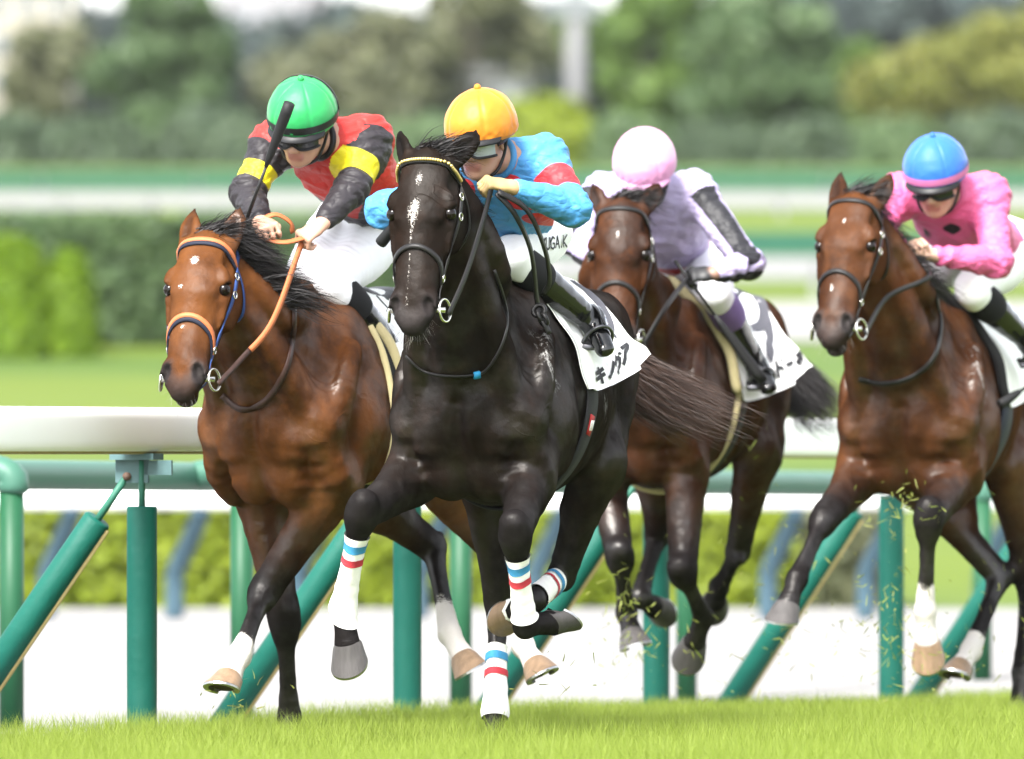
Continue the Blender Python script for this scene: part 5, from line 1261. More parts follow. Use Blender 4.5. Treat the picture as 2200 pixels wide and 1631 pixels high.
    def wrb(V):
        w = .004 * (1 - 2 * np.abs(vnoise(V, 11, 4)))
        for key in 'RL':
            hp, kn, an, to = j[key + '3']; dd = nrm(kn - hp)
            w = w + .004 * np.exp(-(np.linalg.norm(V - (kn * .8 + hp * .2), axis=1) / .10) ** 2) * np.sin(((V - kn) @ dd) * 170 + vnoise(V, 15, 6) * 3)
        return w
    mk(br, 'breeches', .0082, j.get('breeches', M_WHITEBR), None, wrb); Gb, lb, _ = br.grid(.008, mg=6); j['brS'] = GridS(Gb, lb, .008)
    for key in 'RL':
        hp, kn, an, to = j[key + '3']; sdf = Sdf(); d = an - kn
        sdf.chain([kn + d * .10, kn + d * .3, kn + d * .62, kn + d * .9, an + d * .02], [(.062, .060), (.063, .060), (.053, .049), (.042, .038), (.044, .040)], lat, n=8, k=.01)
        fd = nrm(to - an); sdf.cap(an - fd * .03, an + fd * .05, (.036, .04), (.034, .038), lat, k=.02); sdf.cap(an + fd * .04, to, (.034, .038), (.024, .034), lat, k=.02)
        mk(sdf, 'boot', .008, M_BOOT, None, lambda V, an=an, d=d: .004 * np.exp(-(np.linalg.norm(V - an, axis=1) / .06) ** 2) * np.sin((V - an) @ nrm(d) * 260 + vnoise(V, 25, 2) * 3))
        sk = Sdf(); sk.chain([kn + d * .13, kn + d * .22, kn + d * .33], [(.0655, .063), (.0665, .064), (.066, .063)], lat, n=6, k=.01)
        mk(sk, 'knee_sock', .009, j['sock'])
    with ThreadPoolExecutor(4) as ex: res = list(ex.map(lambda q: q[0](), jobs))
    for (_, name, mat, parent), (V, F, at__) in zip(jobs, res):
        me = mesh_np(name, V, F, attrs=at__); o = bpy.data.objects.new(name, me); COL.objects.link(o); me.materials.append(mat); o.parent = parent
        if name == 'breeches': j['br_obj'] = o
    # ---- helmet: cloth-covered shell, peak, button, chin strap
    hx, hs_, hu = .138, .118, .122; HC = X(-.018, 0, .046)
    def shell(e0, e1, grow, n=40, m=16, tilt=.0):
        V = []; 
        for i in range(m + 1):
            e = e0 + (e1 - e0) * i / m
            for k in range(n):
                a = 2 * math.pi * k / n; ee = e
                q = HC + f * ((hx + grow) * math.cos(ee) * math.cos(a) * (1 + .02 * (math.cos(a) > 0))) + s * ((hs_ + grow) * math.cos(ee) * math.sin(a)) + u * ((hu + grow) * math.sin(ee))
                V.append(q)
        F = [[i * n + k, i * n + (k + 1) % n, (i + 1) * n + (k + 1) % n, (i + 1) * n + k] for i in range(m) for k in range(n)]
        return np.array(V), F
    b = MB(); V, F = shell(math.radians(-14), math.radians(89), 0, 110, 44)
    an_ = np.arctan2((V - HC) @ s, (V - HC) @ f); el_ = ((V - HC) @ u) / hu
    rr = nrms(V - HC); seam = np.min([np.abs(((an_ - a0 + math.pi) % (2 * math.pi)) - math.pi) for a0 in np.arange(-3, 3) * math.pi / 3 + .5], 0)
    V = V + rr * (-.0045 * np.exp(-(seam / .045) ** 2) * (el_ < .97) + .0022 * vnoise(V, 22, 3) + .0012 * vnoise(V, 50, 4) + .003 * np.exp(-((el_ + .12) / .06) ** 2) * np.sin(an_ * 26 + vnoise(V, 30, 1) * 2))[:, None]
    b.add(V, F); hel = part('helmet', b, j['helm'])
    b = MB(); b.add(*shell(math.radians(-20), math.radians(-6), -.006, 48, 4)); part('helmet_rim', b, j.get('rim', M_HELM_BLACK), hel)
    b = MB(); b.ball(HC + u * (hu + .003), .012, 12, 8); part('button', b, j['helm'], hel)
    if 'band' in j:
        b = MB(); b.add(*shell(math.radians(-9), math.radians(3), .0035, 56, 3)); part('helmet_band', b, j['band'], hel)
    if 'bandover' in j:
        kk = math.sqrt(1 - (.045 / hx) ** 2); q = np.array([HC + s * hs_ * math.cos(a) * kk + u * hu * math.sin(a) * kk + f * (-.045) for a in np.linspace(-.1, math.pi + .1, 40)])
        n_ = nrms(q - HC); b = MB(); b.ribbon(q + n_ * .001, n_, .014, .003); part('elastic_strap', b, j['bandover'], hel)
    # peak in front
    nP = 24; V = []
    for w_, dr, dz in ((0, 0, 0), (1, .028, -.012), (1, .028, -.018), (0, 0, -.010)):
        for k in range(nP + 1):
            a = -1.05 + 2.1 * k / nP; e = math.radians(-12); q = HC + f * (hx * math.cos(e) * math.cos(a)) + s * (hs_ * math.cos(e) * math.sin(a)) + u * (hu * math.sin(e))
            V.append(q + f * dr * math.cos(a) ** .6 + u * dz)
    F = [[i * (nP + 1) + k, i * (nP + 1) + k + 1, (i + 1) * (nP + 1) + k + 1, (i + 1) * (nP + 1) + k] for i in range(3) for k in range(nP)]
    b = MB(); b.add(V, F); part('peak', b, j.get('peak', M_HELM_BLACK), hel)
    # chin strap
    for q in (-1, 1):
        pts = spline(np.array([X(-.01, q * .092, .01), X(.0, q * .078, -.055), X(.03, q * .055, -.105), X(.045, 0, -.128)]), 14); b = MB(); b.tube(pts, .0055, 6); part('chin_strap', b, M_HELM_BLACK, hel)
    # goggles: lens band in front of the eyes, frame and strap
    def visor(e0, e1, a1, grow, n=30, m=8):
        V = []
        for i in range(m + 1):
            z = e0 + (e1 - e0) * i / m
            for k in range(n + 1):
                a = -a1 + 2 * a1 * k / n; nose = .020 * math.exp(-(a / .22) ** 2) * max(0, (e0 + .02 - z) / .02)
                V.append(C + f * ((.108 + grow) * math.cos(a) + .004 - .012 * ((z - .0) / .03) ** 2 * 0) + s * ((.088 + grow) * math.sin(a)) + u * (z + nose))
        return V, [[i * (n + 1) + k, i * (n + 1) + k + 1, (i + 1) * (n + 1) + k + 1, (i + 1) * (n + 1) + k] for i in range(m) for k in range(n)]
    gz = j.get('gog', (-.036, .012))
    b = MB(); b.add(*visor(gz[0], gz[1], 1.05, 0)); b.add(*visor(gz[0], gz[1], 1.05, -.006)); gg = part('goggles', b, j.get('lens', M_LENS))
    b = MB()
    for z in gz:
        V, _ = visor(z, z + 1e-4, 1.08, .002); b.tube(np.array(V)[:31], .0045, 6)
    part('goggle_frame', b, M_HELM_BLACK, gg)
    for q in (-1, 1):
        a = [C + f * (.104 * math.cos(t_)) + s * (q * .094 * math.sin(t_)) + u * (-.004 + .02 * (t_ - 1)) for t_ in np.linspace(1.05, 2.6, 14)]
        b = MB(); a = np.array(a); b.ribbon(a, nrms(a - C), .022, .003); part('goggle_strap', b, M_HELM_BLACK, gg)
    # collar
    b = MB(); cdir = nrm(nb - X(-.03, 0, -.06)); cc = nb * .62 + X(-.03, 0, -.06) * .38; b.ring(cc, cdir, .064, .012, 26, 8); part('collar', b, j.get('collar', M_HELM_BLACK))
    j.update(arms=arms, root=root, C=C, X=X, part=part)
    # stirrup irons belong to the saddle
    return j
M_IRON = pm('dark_stirrup_metal', (.10, .10, .11), .35, .2, 40, metal=.8)
M_LENS = pm('dark_goggle_lens', (.03, .03, .035), .06, .2, 10, spec=.8)
M_LENSC = pm('mirror_goggle_lens', (.34, .37, .42), .10, .3, 8, metal=.25)
def skin_mat(name, glove=None, col=(.56, .31, .21)):
    col = [q * .68 for q in col]; glove = [q * ALB for q in glove] if glove is not None else None
    m, t, b = nt(name); n = noise(t, 30, 4, .55); c = mixc(t, n, [q * .85 for q in col], [q * 1.1 for q in col])
    c = mixc(t, attr(t, 'lip'), c, (.27, .10, .08))
    if glove is not None: c = mixc(t, attr(t, 'glove'), c, glove)
    t.links.new(c, b.inputs['Base Color']); b.inputs['Roughness'].default_value = .5; b.inputs['Subsurface Weight'].default_value = .0
    bump(t, b, noise(t, 150, 3, .6), .15, .002); return m
def silk_mat(name, base, layers, rough=.52):
    """racing silks: base colour plus pattern layers (attribute, colour)"""
    base = [q * .68 for q in base]; layers = [(a, [q * .68 for q in col]) for a, col in layers]
    m, t, b = nt(name); n = noise(t, 9, 4, .5); c = mixc(t, n, [q * .92 for q in base], [min(1, q * 1.06) for q in base])
    for a, col in layers:
        c = mixc(t, sstep(t, attr(t, a), .46, .54), c, col)
    t.links.new(c, b.inputs['Base Color']); b.inputs['Roughness'].default_value = rough; b.inputs['Specular IOR Level'].default_value = .25
    w1 = noise(t, 16, 4, .55, stretch=(1, 1, 2.2)); w2 = noise(t, 40, 3, .5)
    rdg = mth(t, 'ABSOLUTE', mth(t, 'SUBTRACT', noise(t, 11, 2, .4, stretch=(1, 1.6, 2.4)), .5))
    bump(t, b, mth(t, 'ADD', mth(t, 'MULTIPLY', rdg, 2.2), mth(t, 'ADD', mth(t, 'MULTIPLY', w1, .6), mth(t, 'MULTIPLY', w2, .2))), .6, .014)
    return m
def whip(c, label, a, b_, tail=None):
    root = top(c, 'whip', label, 'whip', 'riding whips'); a = np.asarray(a); b_ = np.asarray(b_)
    m = MB(); m.tube([a, a * .55 + b_ * .45], [.007, .0055], 8); tagless(c, 'shaft', m, M_LEATHER, root)
    d = nrm(b_ - a); m = MB(); q = spline(np.array([a * .55 + b_ * .45, b_]), 8); m.tube(q, [.007, .012, .015, .017, .018, .019, .020, .020], 10); tagless(c, 'padded_flap', m, pm('whip_foam', (.013, .013, .014), .6, .2, 80), root)
    return root
def saddle(c, label, j):
    root = top(c, 'racing_saddle', label, 'saddle', 'racing saddles'); S2 = Sdf()
    p0, p1 = np.array([-.64, 0, 1.575]), np.array([-.90, 0, 1.57])
    S2.chain([p0 + np.array([0, 0, .03]), (p0 + p1) / 2, p1 + np.array([0, 0, .02])], [(.030, .05), (.03, .08), (.03, .10)], (0, 1, 0), n=6, k=.02)
    G, lo, h = S2.grid(.009); V, F = surface_nets(G, lo, h); o = mesh_np('seat', V, F); oo = bpy.data.objects.new('seat', o); COL.objects.link(oo); o.materials.append(M_LEATHER); oo.parent = root
    for key in 'RL':
        hp, kn, an, to = j[key + '3']; q = -1 if key == 'R' else 1
        ball_ = an * .45 + to * .55; dn = np.array([0, 0, -1.0])
        # iron: arch over the foot and tread under it
        fd = nrm(to - an); sd = nrm(np.cross(fd, (0, 0, 1))); up = np.cross(sd, fd); up = up if up[2] > 0 else -up
        arch = [ball_ + sd * .052 * math.cos(a) * (1 if abs(math.cos(a)) < 1 else 1) + up * (.078 * math.sin(a) - .030) for a in np.linspace(0, math.pi, 16)]
        b = MB(); b.tube(arch, .006, 8); ir = tagless(c, 'stirrup_iron', b, M_IRON, root)
        R = np.stack([fd, sd, up], 1); b = MB(); b.box(ball_ - up * .036, (.045, .12, .012), R); tagless(c, 'tread', b, M_IRON, ir)
        tp = arch[8]; q0 = np.array([-.60, q * .12, 1.58]); pp = spline(np.array([q0, (q0 + tp) / 2 + np.array([0, q * .05, 0]), tp]), 14)
        b = MB(); b.ribbon(pp, np.tile([0, q, .1], (14, 1)), .018, .004); tagless(c, 'stirrup_leather', b, M_LEATHER, root)
    return root
# ---------------------------------------------------------------- the four horses
MC1 = coat_mat('bay_coat', (.138, .049, .0135), (.055, .020, .0075), (.19, .070, .021), warm=(.27, .105, .03))
MC2 = coat_mat('black_brown_coat', (.0145, .0092, .0065), (.008, .0058, .0045), (.028, .0150, .010), rough=.40, spec=.13, warm=(.05, .022, .013))
MC3 = coat_mat('dark_bay_coat', (.062, .0215, .0075), (.026, .010, .0048), (.098, .034, .011), warm=(.20, .06, .022))
MC4 = coat_mat('brown_bay_coat', (.092, .033, .0115), (.040, .015, .0065), (.14, .052, .017), warm=(.24, .075, .026))
HB = hair_mat('black_hair', (.010, .009, .010), (.035, .030, .030)); HBR = hair_mat('brown_tipped_hair', (.016, .011, .010), (.085, .045, .03))
def blot(h, l, h0, l0, rh, rl): return np.exp(-(((h - h0) / rh) ** 2 + ((l - l0) / rl) ** 2))
def face1(h, n, l): return (n > 0) * (1.1 * blot(h, l, .125, -.005, .016, .012) + .9 * blot(h, l, .225, -.035, .008, .007) + .9 * blot(h, l, .37, -.012, .009, .006))
def face2(h, n, l):
    c = -.012 * smooth01(h, .1, .3) ; w = .004 + .014 * np.exp(-((h - .215) / .05) ** 2) + .004 * smooth01(h, .48, .53)
    line = np.exp(-((l - c) / w) ** 2) * smooth01(h, .155, .19) * (1 - smooth01(h, .53, .55))
    return (n > 0) * np.maximum((.30 + .34 * np.exp(-((h - .215) / .07) ** 2)) * line, .58 * blot(h, l, .105, -.004, .026, .012))
def face3(h, n, l): return (n > 0) * .8 * blot(h, l, .15, .0, .018, .006)
def face4(h, n, l): return (n > 0) * (.8 * blot(h, l, .13, .0, .012, .006) + .8 * blot(h, l, .40, -.01, .018, .006))
h1 = dict(cu=568, Y=40.9, phi=24, s=1.0, dz=-.02, psi=17, th=62, poll=(447, 512, .42), hs=1.0, mat=MC1, hair=HB, tailhair=HB, seed=3, face=face1,
          ears=((1, .08, -.14, .35), (1, .14, -.12, .45)), mouth=.0, wind=(-.75, .55, .55), manelen=.24, mane0=.42, nmane=2600, ntail=500,
          label='bright bay horse with orange and blue bridle, leftmost of the four',
          legs=dict(RF=dict(root=(-.26, -.165, .93), px=[(612, 1340, 1), (622, 1540, 1), (616, 1608, -1)]),
                    LF=dict(root=(-.16, .175, .95), px=[(566, 1274, -1), (515, 1408, -1), (493, 1456, -1)], sock=.55, hoof='pale', hrot=10),
                    RH=dict(root=(-.98, -.19, .95), px=[(930, 1175, 1), (966, 1362, -1), (994, 1412, -1)], sock=1, hoof='pale'),
                    LH=dict(root=(-1.02, .19, .95), px=[(1100, 1230, 1), (1124, 1388, -1), (1150, 1428, -1)], sock=1, hoof='pale')))
h2 = dict(cu=998, Y=39.6, phi=14, s=1.0, dz=0, psi=16, th=71, poll=(922, 335, .40), hs=1.0, mat=MC2, hair=HB, tailhair=HBR, seed=4, face=face2,
          ears=((1, .48, -.38, .95), (1, .62, -.34, .85)), mouth=.012, wind=(-.8, -.3, .1), manelen=.13, nmane=900, tailcurve=[(-1.58, 0, 1.49), (-1.74, .0, 1.42), (-1.83, .12, 1.29), (-1.82, .36, 1.19), (-1.77, .62, 1.11)], mane0=.5, sweat=[([(1160,715),(1175,760),(1190,800),(1196,825)],.028),([(1300,850),(1305,900)],.02)],
          label='almost black horse with a white blaze and striped leg bandages, nearest in front',
          legs=dict(RF=dict(root=(-.12, -.185, .97), px=[(776, 1106, -1), (737, 1306, 1), (746, 1382, -1)], hrot=0, wrap=True),
                    LF=dict(root=(-.16, .175, .97), px=[(1107, 1152, -1), (1128, 1345, 1), (1180, 1338, 1)], hrot=-10, wrap=True),
                    RH=dict(root=(-.92, -.17, .95), px=[(1070, 1290, 1), (1064, 1528, -1), (1060, 1602, -1)], wrap=True),
                    LH=dict(root=(-1.00, .20, 1.0), px=[(1206, 1238, 1), (1146, 1290, -1), (1108, 1312, 1)], hoof='pale', wrap=True)))
h3 = dict(cu=1342, Y=44.6, phi=17, s=1.0, dz=.04, psi=8, th=68, poll=(1337, 440, .40), hs=1.0, mat=MC3, hair=HB, tailhair=HB, seed=5, face=face3,
          ears=((1, .45, -.35, .9), (1, .48, -.38, .9)), wind=(-.9, .2, .1), manelen=.16, tailcurve=[(-1.58, 0, 1.49), (-1.75, .0, 1.40), (-1.81, .12, 1.27), (-1.78, .26, 1.16), (-1.72, .40, 1.10)], mane0=.5,
          label='dark bay horse wearing number cloth 9, behind the almost black horse',
          legs=dict(RF=dict(root=(-.22, -.165, .95), px=[(1332, 1200, -1), (1346, 1318, 1), (1358, 1362, -1)], hrot=0),
                    LF=dict(root=(-.16, .175, .95), px=[(1467, 1232, -1), (1512, 1326, 1), (1492, 1380, 1)], hrot=0),
                    RH=dict(root=(-1.0, -.19, .95), px=[(1412, 1150, 1), (1374, 1285, -1), (1404, 1302, 1)]),
                    LH=dict(root=(-1.05, .20, 1.0), px=[(1585, 1185, 1), (1545, 1262, 1), (1536, 1290, 1)])))
h4 = dict(cu=1946, Y=44.4, phi=12, s=1.0, dz=.0, psi=20, th=62, poll=(1838, 428, .42), hs=1.0, mat=MC4, hair=HB, tailhair=HB, seed=6, face=face4,
          ears=((1, .14, -.14, .4), (1, .32, -.16, .75)), mane0=.4, sweat=[([(2085,740),(2100,780),(2112,820),(2122,855)],.026)], mouth=.01, wind=(-.9, .2, .0), manelen=.17, ntail=500,
          label='brown bay horse with plain black bridle, rightmost of the four',
          legs=dict(RF=dict(root=(-.12, -.185, .97), px=[(1770, 1117, -1), (1712, 1244, -1), (1692, 1300, -1)], hrot=0),
                    LF=dict(root=(-.16, .175, .97), px=[(1994, 1120, -1), (1988, 1312, 1), (1992, 1378, 1)], sock=.8, hoof='pale'),
                    RH=dict(root=(-.95, -.17, .95), px=[(2148, 1240, 1), (2086, 1398, -1), (2064, 1432, -1)], sock=.5, hoof='pale'),
                    LH=dict(root=(-1.0, .20, .98), px=[(2210, 1250, 1), (2196, 1445, -1), (2194, 1510, -1)])))
import time
from concurrent.futures import ThreadPoolExecutor
HORSES = [h1, h2, h3, h4]
t_ = time.time()
with ThreadPoolExecutor(4) as ex: list(ex.map(horse_field, HORSES))
for hh_ in HORSES: horse_objects(hh_)
print('horses', round(time.time() - t_, 1), 's')
# ---------------------------------------------------------------- riders and tack of each horse
def tri(x): return np.abs(((x / math.pi) % 2) - 1) * 2 - 1
def band_(ta, lo, hi, rad=.10):
    m = 0
    for tt, d, t2, d2 in ta: m = np.maximum(m, np.where(d < rad, np.clip(.5 + np.minimum(tt - lo, hi - tt) * 5, 0, 1), 0))
    return m
def pat1(V, ts, ta, arms, nb, chest, waist):
    ax = nrm(waist - nb); y = V[:, 1] - (nb + (V - nb) @ ax[:, None] * ax)[:, 1]; pz = (V - nb) @ nrm(np.cross(ax, (0, 1, 0))); ang = np.arctan2(y, pz)
    red = np.clip(.5 + (.62 - ts + .22 * tri(ang * 5.0)) * 3, 0, 1)
    for tt, d, t2, d2 in ta: red = np.where((d < .09) & (tt > -.05), np.minimum(red, np.clip(.5 + (.10 + .12 * tri(ang * 5) - tt) * 5, 0, 1)), np.where(d2 < .075, 0, red))
    return dict(m1=red, m2=band_(ta, .50, .80))
def pat2(V, ts, ta, arms, nb, chest, waist):
    y = V[:, 1]; m = band_(ta, .40, .74); tor = np.ones(len(V), bool)
    for tt, d, t2, d2 in ta: tor &= ~((d < .075) | (d2 < .065))
    for (u0, v0, ry, rz) in ((1128, 432, .062, .030), (1152, 470, .058, .020), (1165, 496, .050, .014), (1014, 408, .035, .035), (1010, 470, .03, .02), (1100, 388, .05, .02)):
        c0 = h2['fr'].J(u0, v0, -.18); q = np.sqrt(((y - c0[1]) / ry) ** 2 + ((V[:, 2] - c0[2]) / rz) ** 2); m = np.maximum(m, np.where(tor, np.clip(.5 + (1 - q) * 1.2, 0, 1), 0))
    return dict(m1=m, m2=0 * m)
def pat3(V, ts, ta, arms, nb, chest, waist):
    m = np.zeros(len(V)); w = np.zeros(len(V))
    for (tt, d, t2, d2), (sh, el, wr, q) in zip(ta, arms):
        for (A, B, t, dd) in ((sh, el, tt, d), (el, wr, t2, d2)):
            e = nrm(B - A); o = np.array([.75, q * .55, .15]) if A is sh else np.array([.35, q * .2, -.9]); o = nrm(o - e * o.dot(e)); rv = V - (A + np.clip(t, 0, 1)[:, None] * (B - A)); cs = nrms(rv) @ o
            m = np.maximum(m, np.where((dd < .085) & (t > (.12 if A is sh else -.1)), np.clip(.5 + (cs - .72) * 1.6, 0, 1), 0))
    red = np.clip(.5 + (ts - .93) * 6, 0, 1)
    for tt, d, t2, d2 in ta: red = np.where((d < .07) | (d2 < .07), 0, red)
    return dict(m1=m, m2=red)
def mk_pat4(fr):
    cs = [(fr.J(2150, 372, -.30), .055), (fr.J(2046, 486, -.16), .03), (fr.J(1985, 520, -.2), .035), (fr.J(2095, 340, -.25), .04), (fr.J(2100, 470, -.25), .06)]
    def pat4(V, ts, ta, arms, nb, chest, waist):
        m = np.zeros(len(V))
        for c_, r in cs: m = np.maximum(m, np.clip(.5 + (r - np.abs(V - c_).sum(1) * .62) * 14, 0, 1))
        return dict(m1=m, m2=0 * m)
    return pat4
def cloth_cap(name, col): return pm(name, col, .5, .05, 14, .35, 30, .004, sheen=.15)
j1 = dict(label='jockey in green cap and black and red jacket with yellow armbands', face=(18, 27, -6), head=(648, 272, .06), neck=(705, 300, -.10),
          Rsh=(588, 312, -.10), Lsh=(792, 298, -.22), Rel=(532, 415, .02), Lel=(757, 405, -.05), Rwr=(560, 478, .20), Lwr=(692, 480, .12), Rhand=(575, 492, .27), Lhand=(648, 512, .17),
          chest=(745, 365, -.28), waist=(795, 425, -.55), pelvis=(815, 448, -.82), Rhip=(735, 480, -.80), Lhip=(835, 490, -.80), Rknee=(662, 572, -.30), Lknee=(715, 608, -.28), Rank=(560, 740, -.62), Lank=(858, 770, -.58),
          Rtoe=(555, 790, -.50), Ltoe=(875, 840, -.48), pattern=pat1, helm=cloth_cap('green_cap', (.03, .40, .11)), bandover=M_HELM_BLACK, band=M_HELM_BLACK, rim=cloth_cap('green_cap', (0, 0, 0)), sock=pm('black_sock', (.013, .013, .015), .85, .2, 60),
          skin=skin_mat('skin_tan'), jacket=silk_mat('silks_black_red_yellow', (.028, .024, .028), [('m1', (.62, .035, .028)), ('m2', (.85, .72, .02))]), Lup=(.35, .3, .9))
j2 = dict(label='jockey in orange cap and sky blue jacket with red armbands', face=(24, 14, 0), head=(1032, 300, .02), neck=(1086, 342, -.12),
          Rsh=(1000, 392, -.16), Lsh=(1168, 340, -.22), Rel=(824, 452, -.02), Lel=(1232, 448, -.06), Rwr=(930, 455, .14), Lwr=(1098, 402, .14), Rhand=(965, 455, .18), Lhand=(1050, 392, .18),
          chest=(1085, 425, -.30), waist=(1098, 478, -.58), pelvis=(1120, 490, -.84), Rhip=(1060, 500, -.80), Lhip=(1165, 505, -.80), Rknee=(960, 560, -.30), Lknee=(1098, 552, -.26), Rank=(925, 690, -.60), Lank=(1272, 688, -.58),
          Rtoe=(915, 735, -.50), Ltoe=(1300, 752, -.50), pattern=pat2, helm=cloth_cap('orange_cap', (.80, .27, .022)), sock=MATS.get('black_sock') or pm('black_sock', (.013, .013, .015), .85), lens=M_LENSC, gog=(-.040, .016), rim=pm('orange_rim', (.62, .26, .05), .5),
          skin=skin_mat('skin_with_tan_gloves', (.58, .40, .17)), glove=True, jacket=silk_mat('silks_sky_blue_red', (.085, .34, .70), [('m1', (.72, .035, .045))]), collar=pm('blue_collar', (.085, .34, .70), .5), Lup=(.2, .5, .8))
j3 = dict(label='jockey in pale pink cap and lavender jacket with black sleeve stripes', face=(6, 30, 0), head=(1385, 374, .02), neck=(1400, 412, -.12),
          Rsh=(1296, 418, -.16), Lsh=(1492, 412, -.20), Rel=(1238, 520, -.02), Lel=(1608, 566, -.08), Rwr=(1310, 585, .12), Lwr=(1534, 588, .10), Rhand=(1350, 590, .16), Lhand=(1482, 590, .14),
          chest=(1410, 480, -.30), waist=(1448, 528, -.58), pelvis=(1475, 540, -.84), Rhip=(1400, 540, -.82), Lhip=(1510, 555, -.80), Rknee=(1300, 620, -.30), Lknee=(1538, 630, -.28), Rank=(1260, 760, -.6), Lank=(1625, 785, -.58),
          Rtoe=(1250, 800, -.48), Ltoe=(1652, 835, -.50), pattern=pat3, helm=cloth_cap('pale_pink_cap', (.86, .40, .68)), sock=pm('purple_sock', (.26, .17, .42), .8, .15, 60), rim=pm('pink_rim', (.70, .36, .60), .5), peak=pm('pink_rim', (0, 0, 0)),
          skin=skin_mat('skin_with_black_gloves', (.012, .012, .013)), glove=True, jacket=silk_mat('silks_lavender_black', (.52, .45, .70), [('m1', (.022, .022, .026)), ('m2', (.62, .03, .03))]), collar=pm('lavender_collar', (.5, .45, .65), .5), Lup=(.5, .4, .7))
j4 = dict(label='jockey in blue cap and pink jacket with black patches', face=(14, 24, 0), head=(2010, 388, .02), neck=(2048, 420, -.12),
          Rsh=(1930, 420, -.14), Lsh=(2122, 420, -.20), Rel=(1885, 500, .0), Lel=(2142, 562, -.06), Rwr=(1948, 545, .14), Lwr=(2002, 548, .14), Rhand=(1958, 530, .18), Lhand=(1955, 536, .20),
          chest=(2062, 470, -.30), waist=(2108, 520, -.58), pelvis=(2135, 530, -.84), Rhip=(2060, 540, -.82), Lhip=(2178, 545, -.80), Rknee=(1980, 590, -.32), Lknee=(2088, 622, -.28), Rank=(1900, 740, -.6), Lank=(2210, 735, -.58),
          Rtoe=(1890, 790, -.48), Ltoe=(2240, 790, -.50), pattern=None, helm=cloth_cap('blue_cap', (.035, .17, .68)), band=pm('pink_band', (.78, .22, .50), .5), rim=cloth_cap('blue_cap', (0, 0, 0)), peak=M_HELM_BLACK, sock=MATS['black_sock'],
          skin=skin_mat('skin_light', None, (.60, .36, .26)), jacket=silk_mat('silks_pink_black', (.82, .15, .36), [('m1', (.02, .018, .022))]), collar=pm('pink_collar', (.7, .12, .3), .5), Lup=(.3, .4, .8))
j4['pattern'] = mk_pat4(h4['fr'])
RIDERS = [j1, j2, j3, j4]
t_ = time.time()
for c_, j_ in zip(HORSES, RIDERS): build_jockey(c_, j_)
print('riders', round(time.time() - t_, 1)); t_ = time.time()
def hand_mid(c, key): return c['fr'].J(*key)
# horse 1
J1 = h1['fr'].J
bridle(h1, 'orange and blue bridle with brown reins on the bright bay horse', M_BLUEWEB, M_ORANGE, M_ORANGE, M_BROWNLEA, (J1(560, 500, .22), J1(648, 520, .17)),
       ([J1(420, 720, .42)], [J1(520, 770, .46), J1(585, 690, .34)]), rein2=M_ORANGE, noseback=M_NAVYWEB, nose_h=.33)
rb_ = [o_ for o_ in COL.objects if o_.name.startswith('bridle') and 'brown reins' in o_.get('label', '')][0]
q_ = spline(np.array([J1(655, 512, .17), J1(610, 522, .24), J1(565, 512, .26), J1(560, 480, .22), J1(590, 462, .18), J1(622, 478, .14), J1(628, 500, .12)]), 30); b_ = MB(); b_.ribbon(q_, np.tile(nrm([.5, .3, .8]), (30, 1)), .020, .005); tagless(h1, 'rein_grip', b_, M_ORANGE, rb_)
neck_strap(h1, 'brown leather neck strap around the bright bay horse', [(632, 640), (630, 720), (612, 800), (570, 862), (520, 880), (476, 850)], M_BROWNLEA, .022)
saddle_cloth(h1, 'white saddle cloth with thick cream pad edge on the bright bay horse', -.42, -1.05, .52, .03, pad=M_CREAM)
girth(h1, 'black girth with cream edge roll under the bright bay horse', -.45, M_BLACKPAD, .10, M_CREAM)
saddle(h1, 'small black racing saddle under the green capped jockey', j1)
whip(h1, 'black whip held upright in front of the green cap', J1(530, 470, .22), J1(622, 222, .30))
# horse 2
J2 = h2['fr'].J
bridle(h2, 'black leather bridle with brass beaded browband on the almost black horse', M_LEATHER, M_LEATHER, M_LEATHER, M_LEATHER, (J2(960, 470, .16), J2(1055, 405, .20)),
       ([J2(870, 560, .42)], [J2(1000, 590, .42), J2(1035, 480, .30)]), browdeco=M_BRASS)
r_, q_, n_ = neck_strap(h2, 'thin black neck strap with blue clip on the almost black horse', [(1062, 580), (1082, 640), (1090, 690), (1076, 745), (1050, 790), (1020, 806), (960, 808), (905, 796), (872, 764)], M_LEATHER, .010)
b_ = MB(); b_.ribbon(q_[29:32], n_[29:32], .024, .010); tagless(h2, 'blue_clip', b_, pm('clip_blue', (.03, .32, .62), .5), r_)
saddle_cloth(h2, 'white number cloth lettered in katakana on the almost black horse', -.37, -1.10, .53, .10, nw=.026, kw=.0135,
             kpx=[('キ', (1274, 792, (22, -12), (6, 40))), ('ン', (1299, 776, (17, -10), (5, 42))), ('グ', (1316, 765, (15, -10), (5, 42))), ('ア', (1330, 744, (18, -12), (4, 44)))],
             npx=[[(1226, 602), (1262, 628), (1290, 658), (1308, 690), (1316, 722)]])
rb_ = [o_ for o_ in COL.objects if o_.name.startswith('bridle') and o_.get('label', '').startswith('black leather bridle with brass')][0]
for pts_ in ([(1066, 415, .21), (1105, 460, .16), (1140, 540, .02), (1152, 640, -.12), (1158, 668, -.14)], [(1070, 412, .21), (1130, 450, .14), (1168, 530, .0), (1180, 600, -.10), (1168, 632, -.12)]):
    q_ = spline(np.array([J2(*p_) for p_ in pts_]), 22); b_ = MB(); b_.ribbon(q_, np.tile(nrm([.6, .6, .3]), (22, 1)), .021, .004); tagless(h2, 'rein_end', b_, M_LEATHER, rb_)
b_ = MB(); kc_ = J2(1158, 668, -.12)
for t0_ in (0, 1.3, 2.4):
    b_.ring(kc_ + np.array([0, .006, -.012]) * t0_, np.array([math.cos(t0_), math.sin(t0_), .4]), .020, .008, 18, 8)
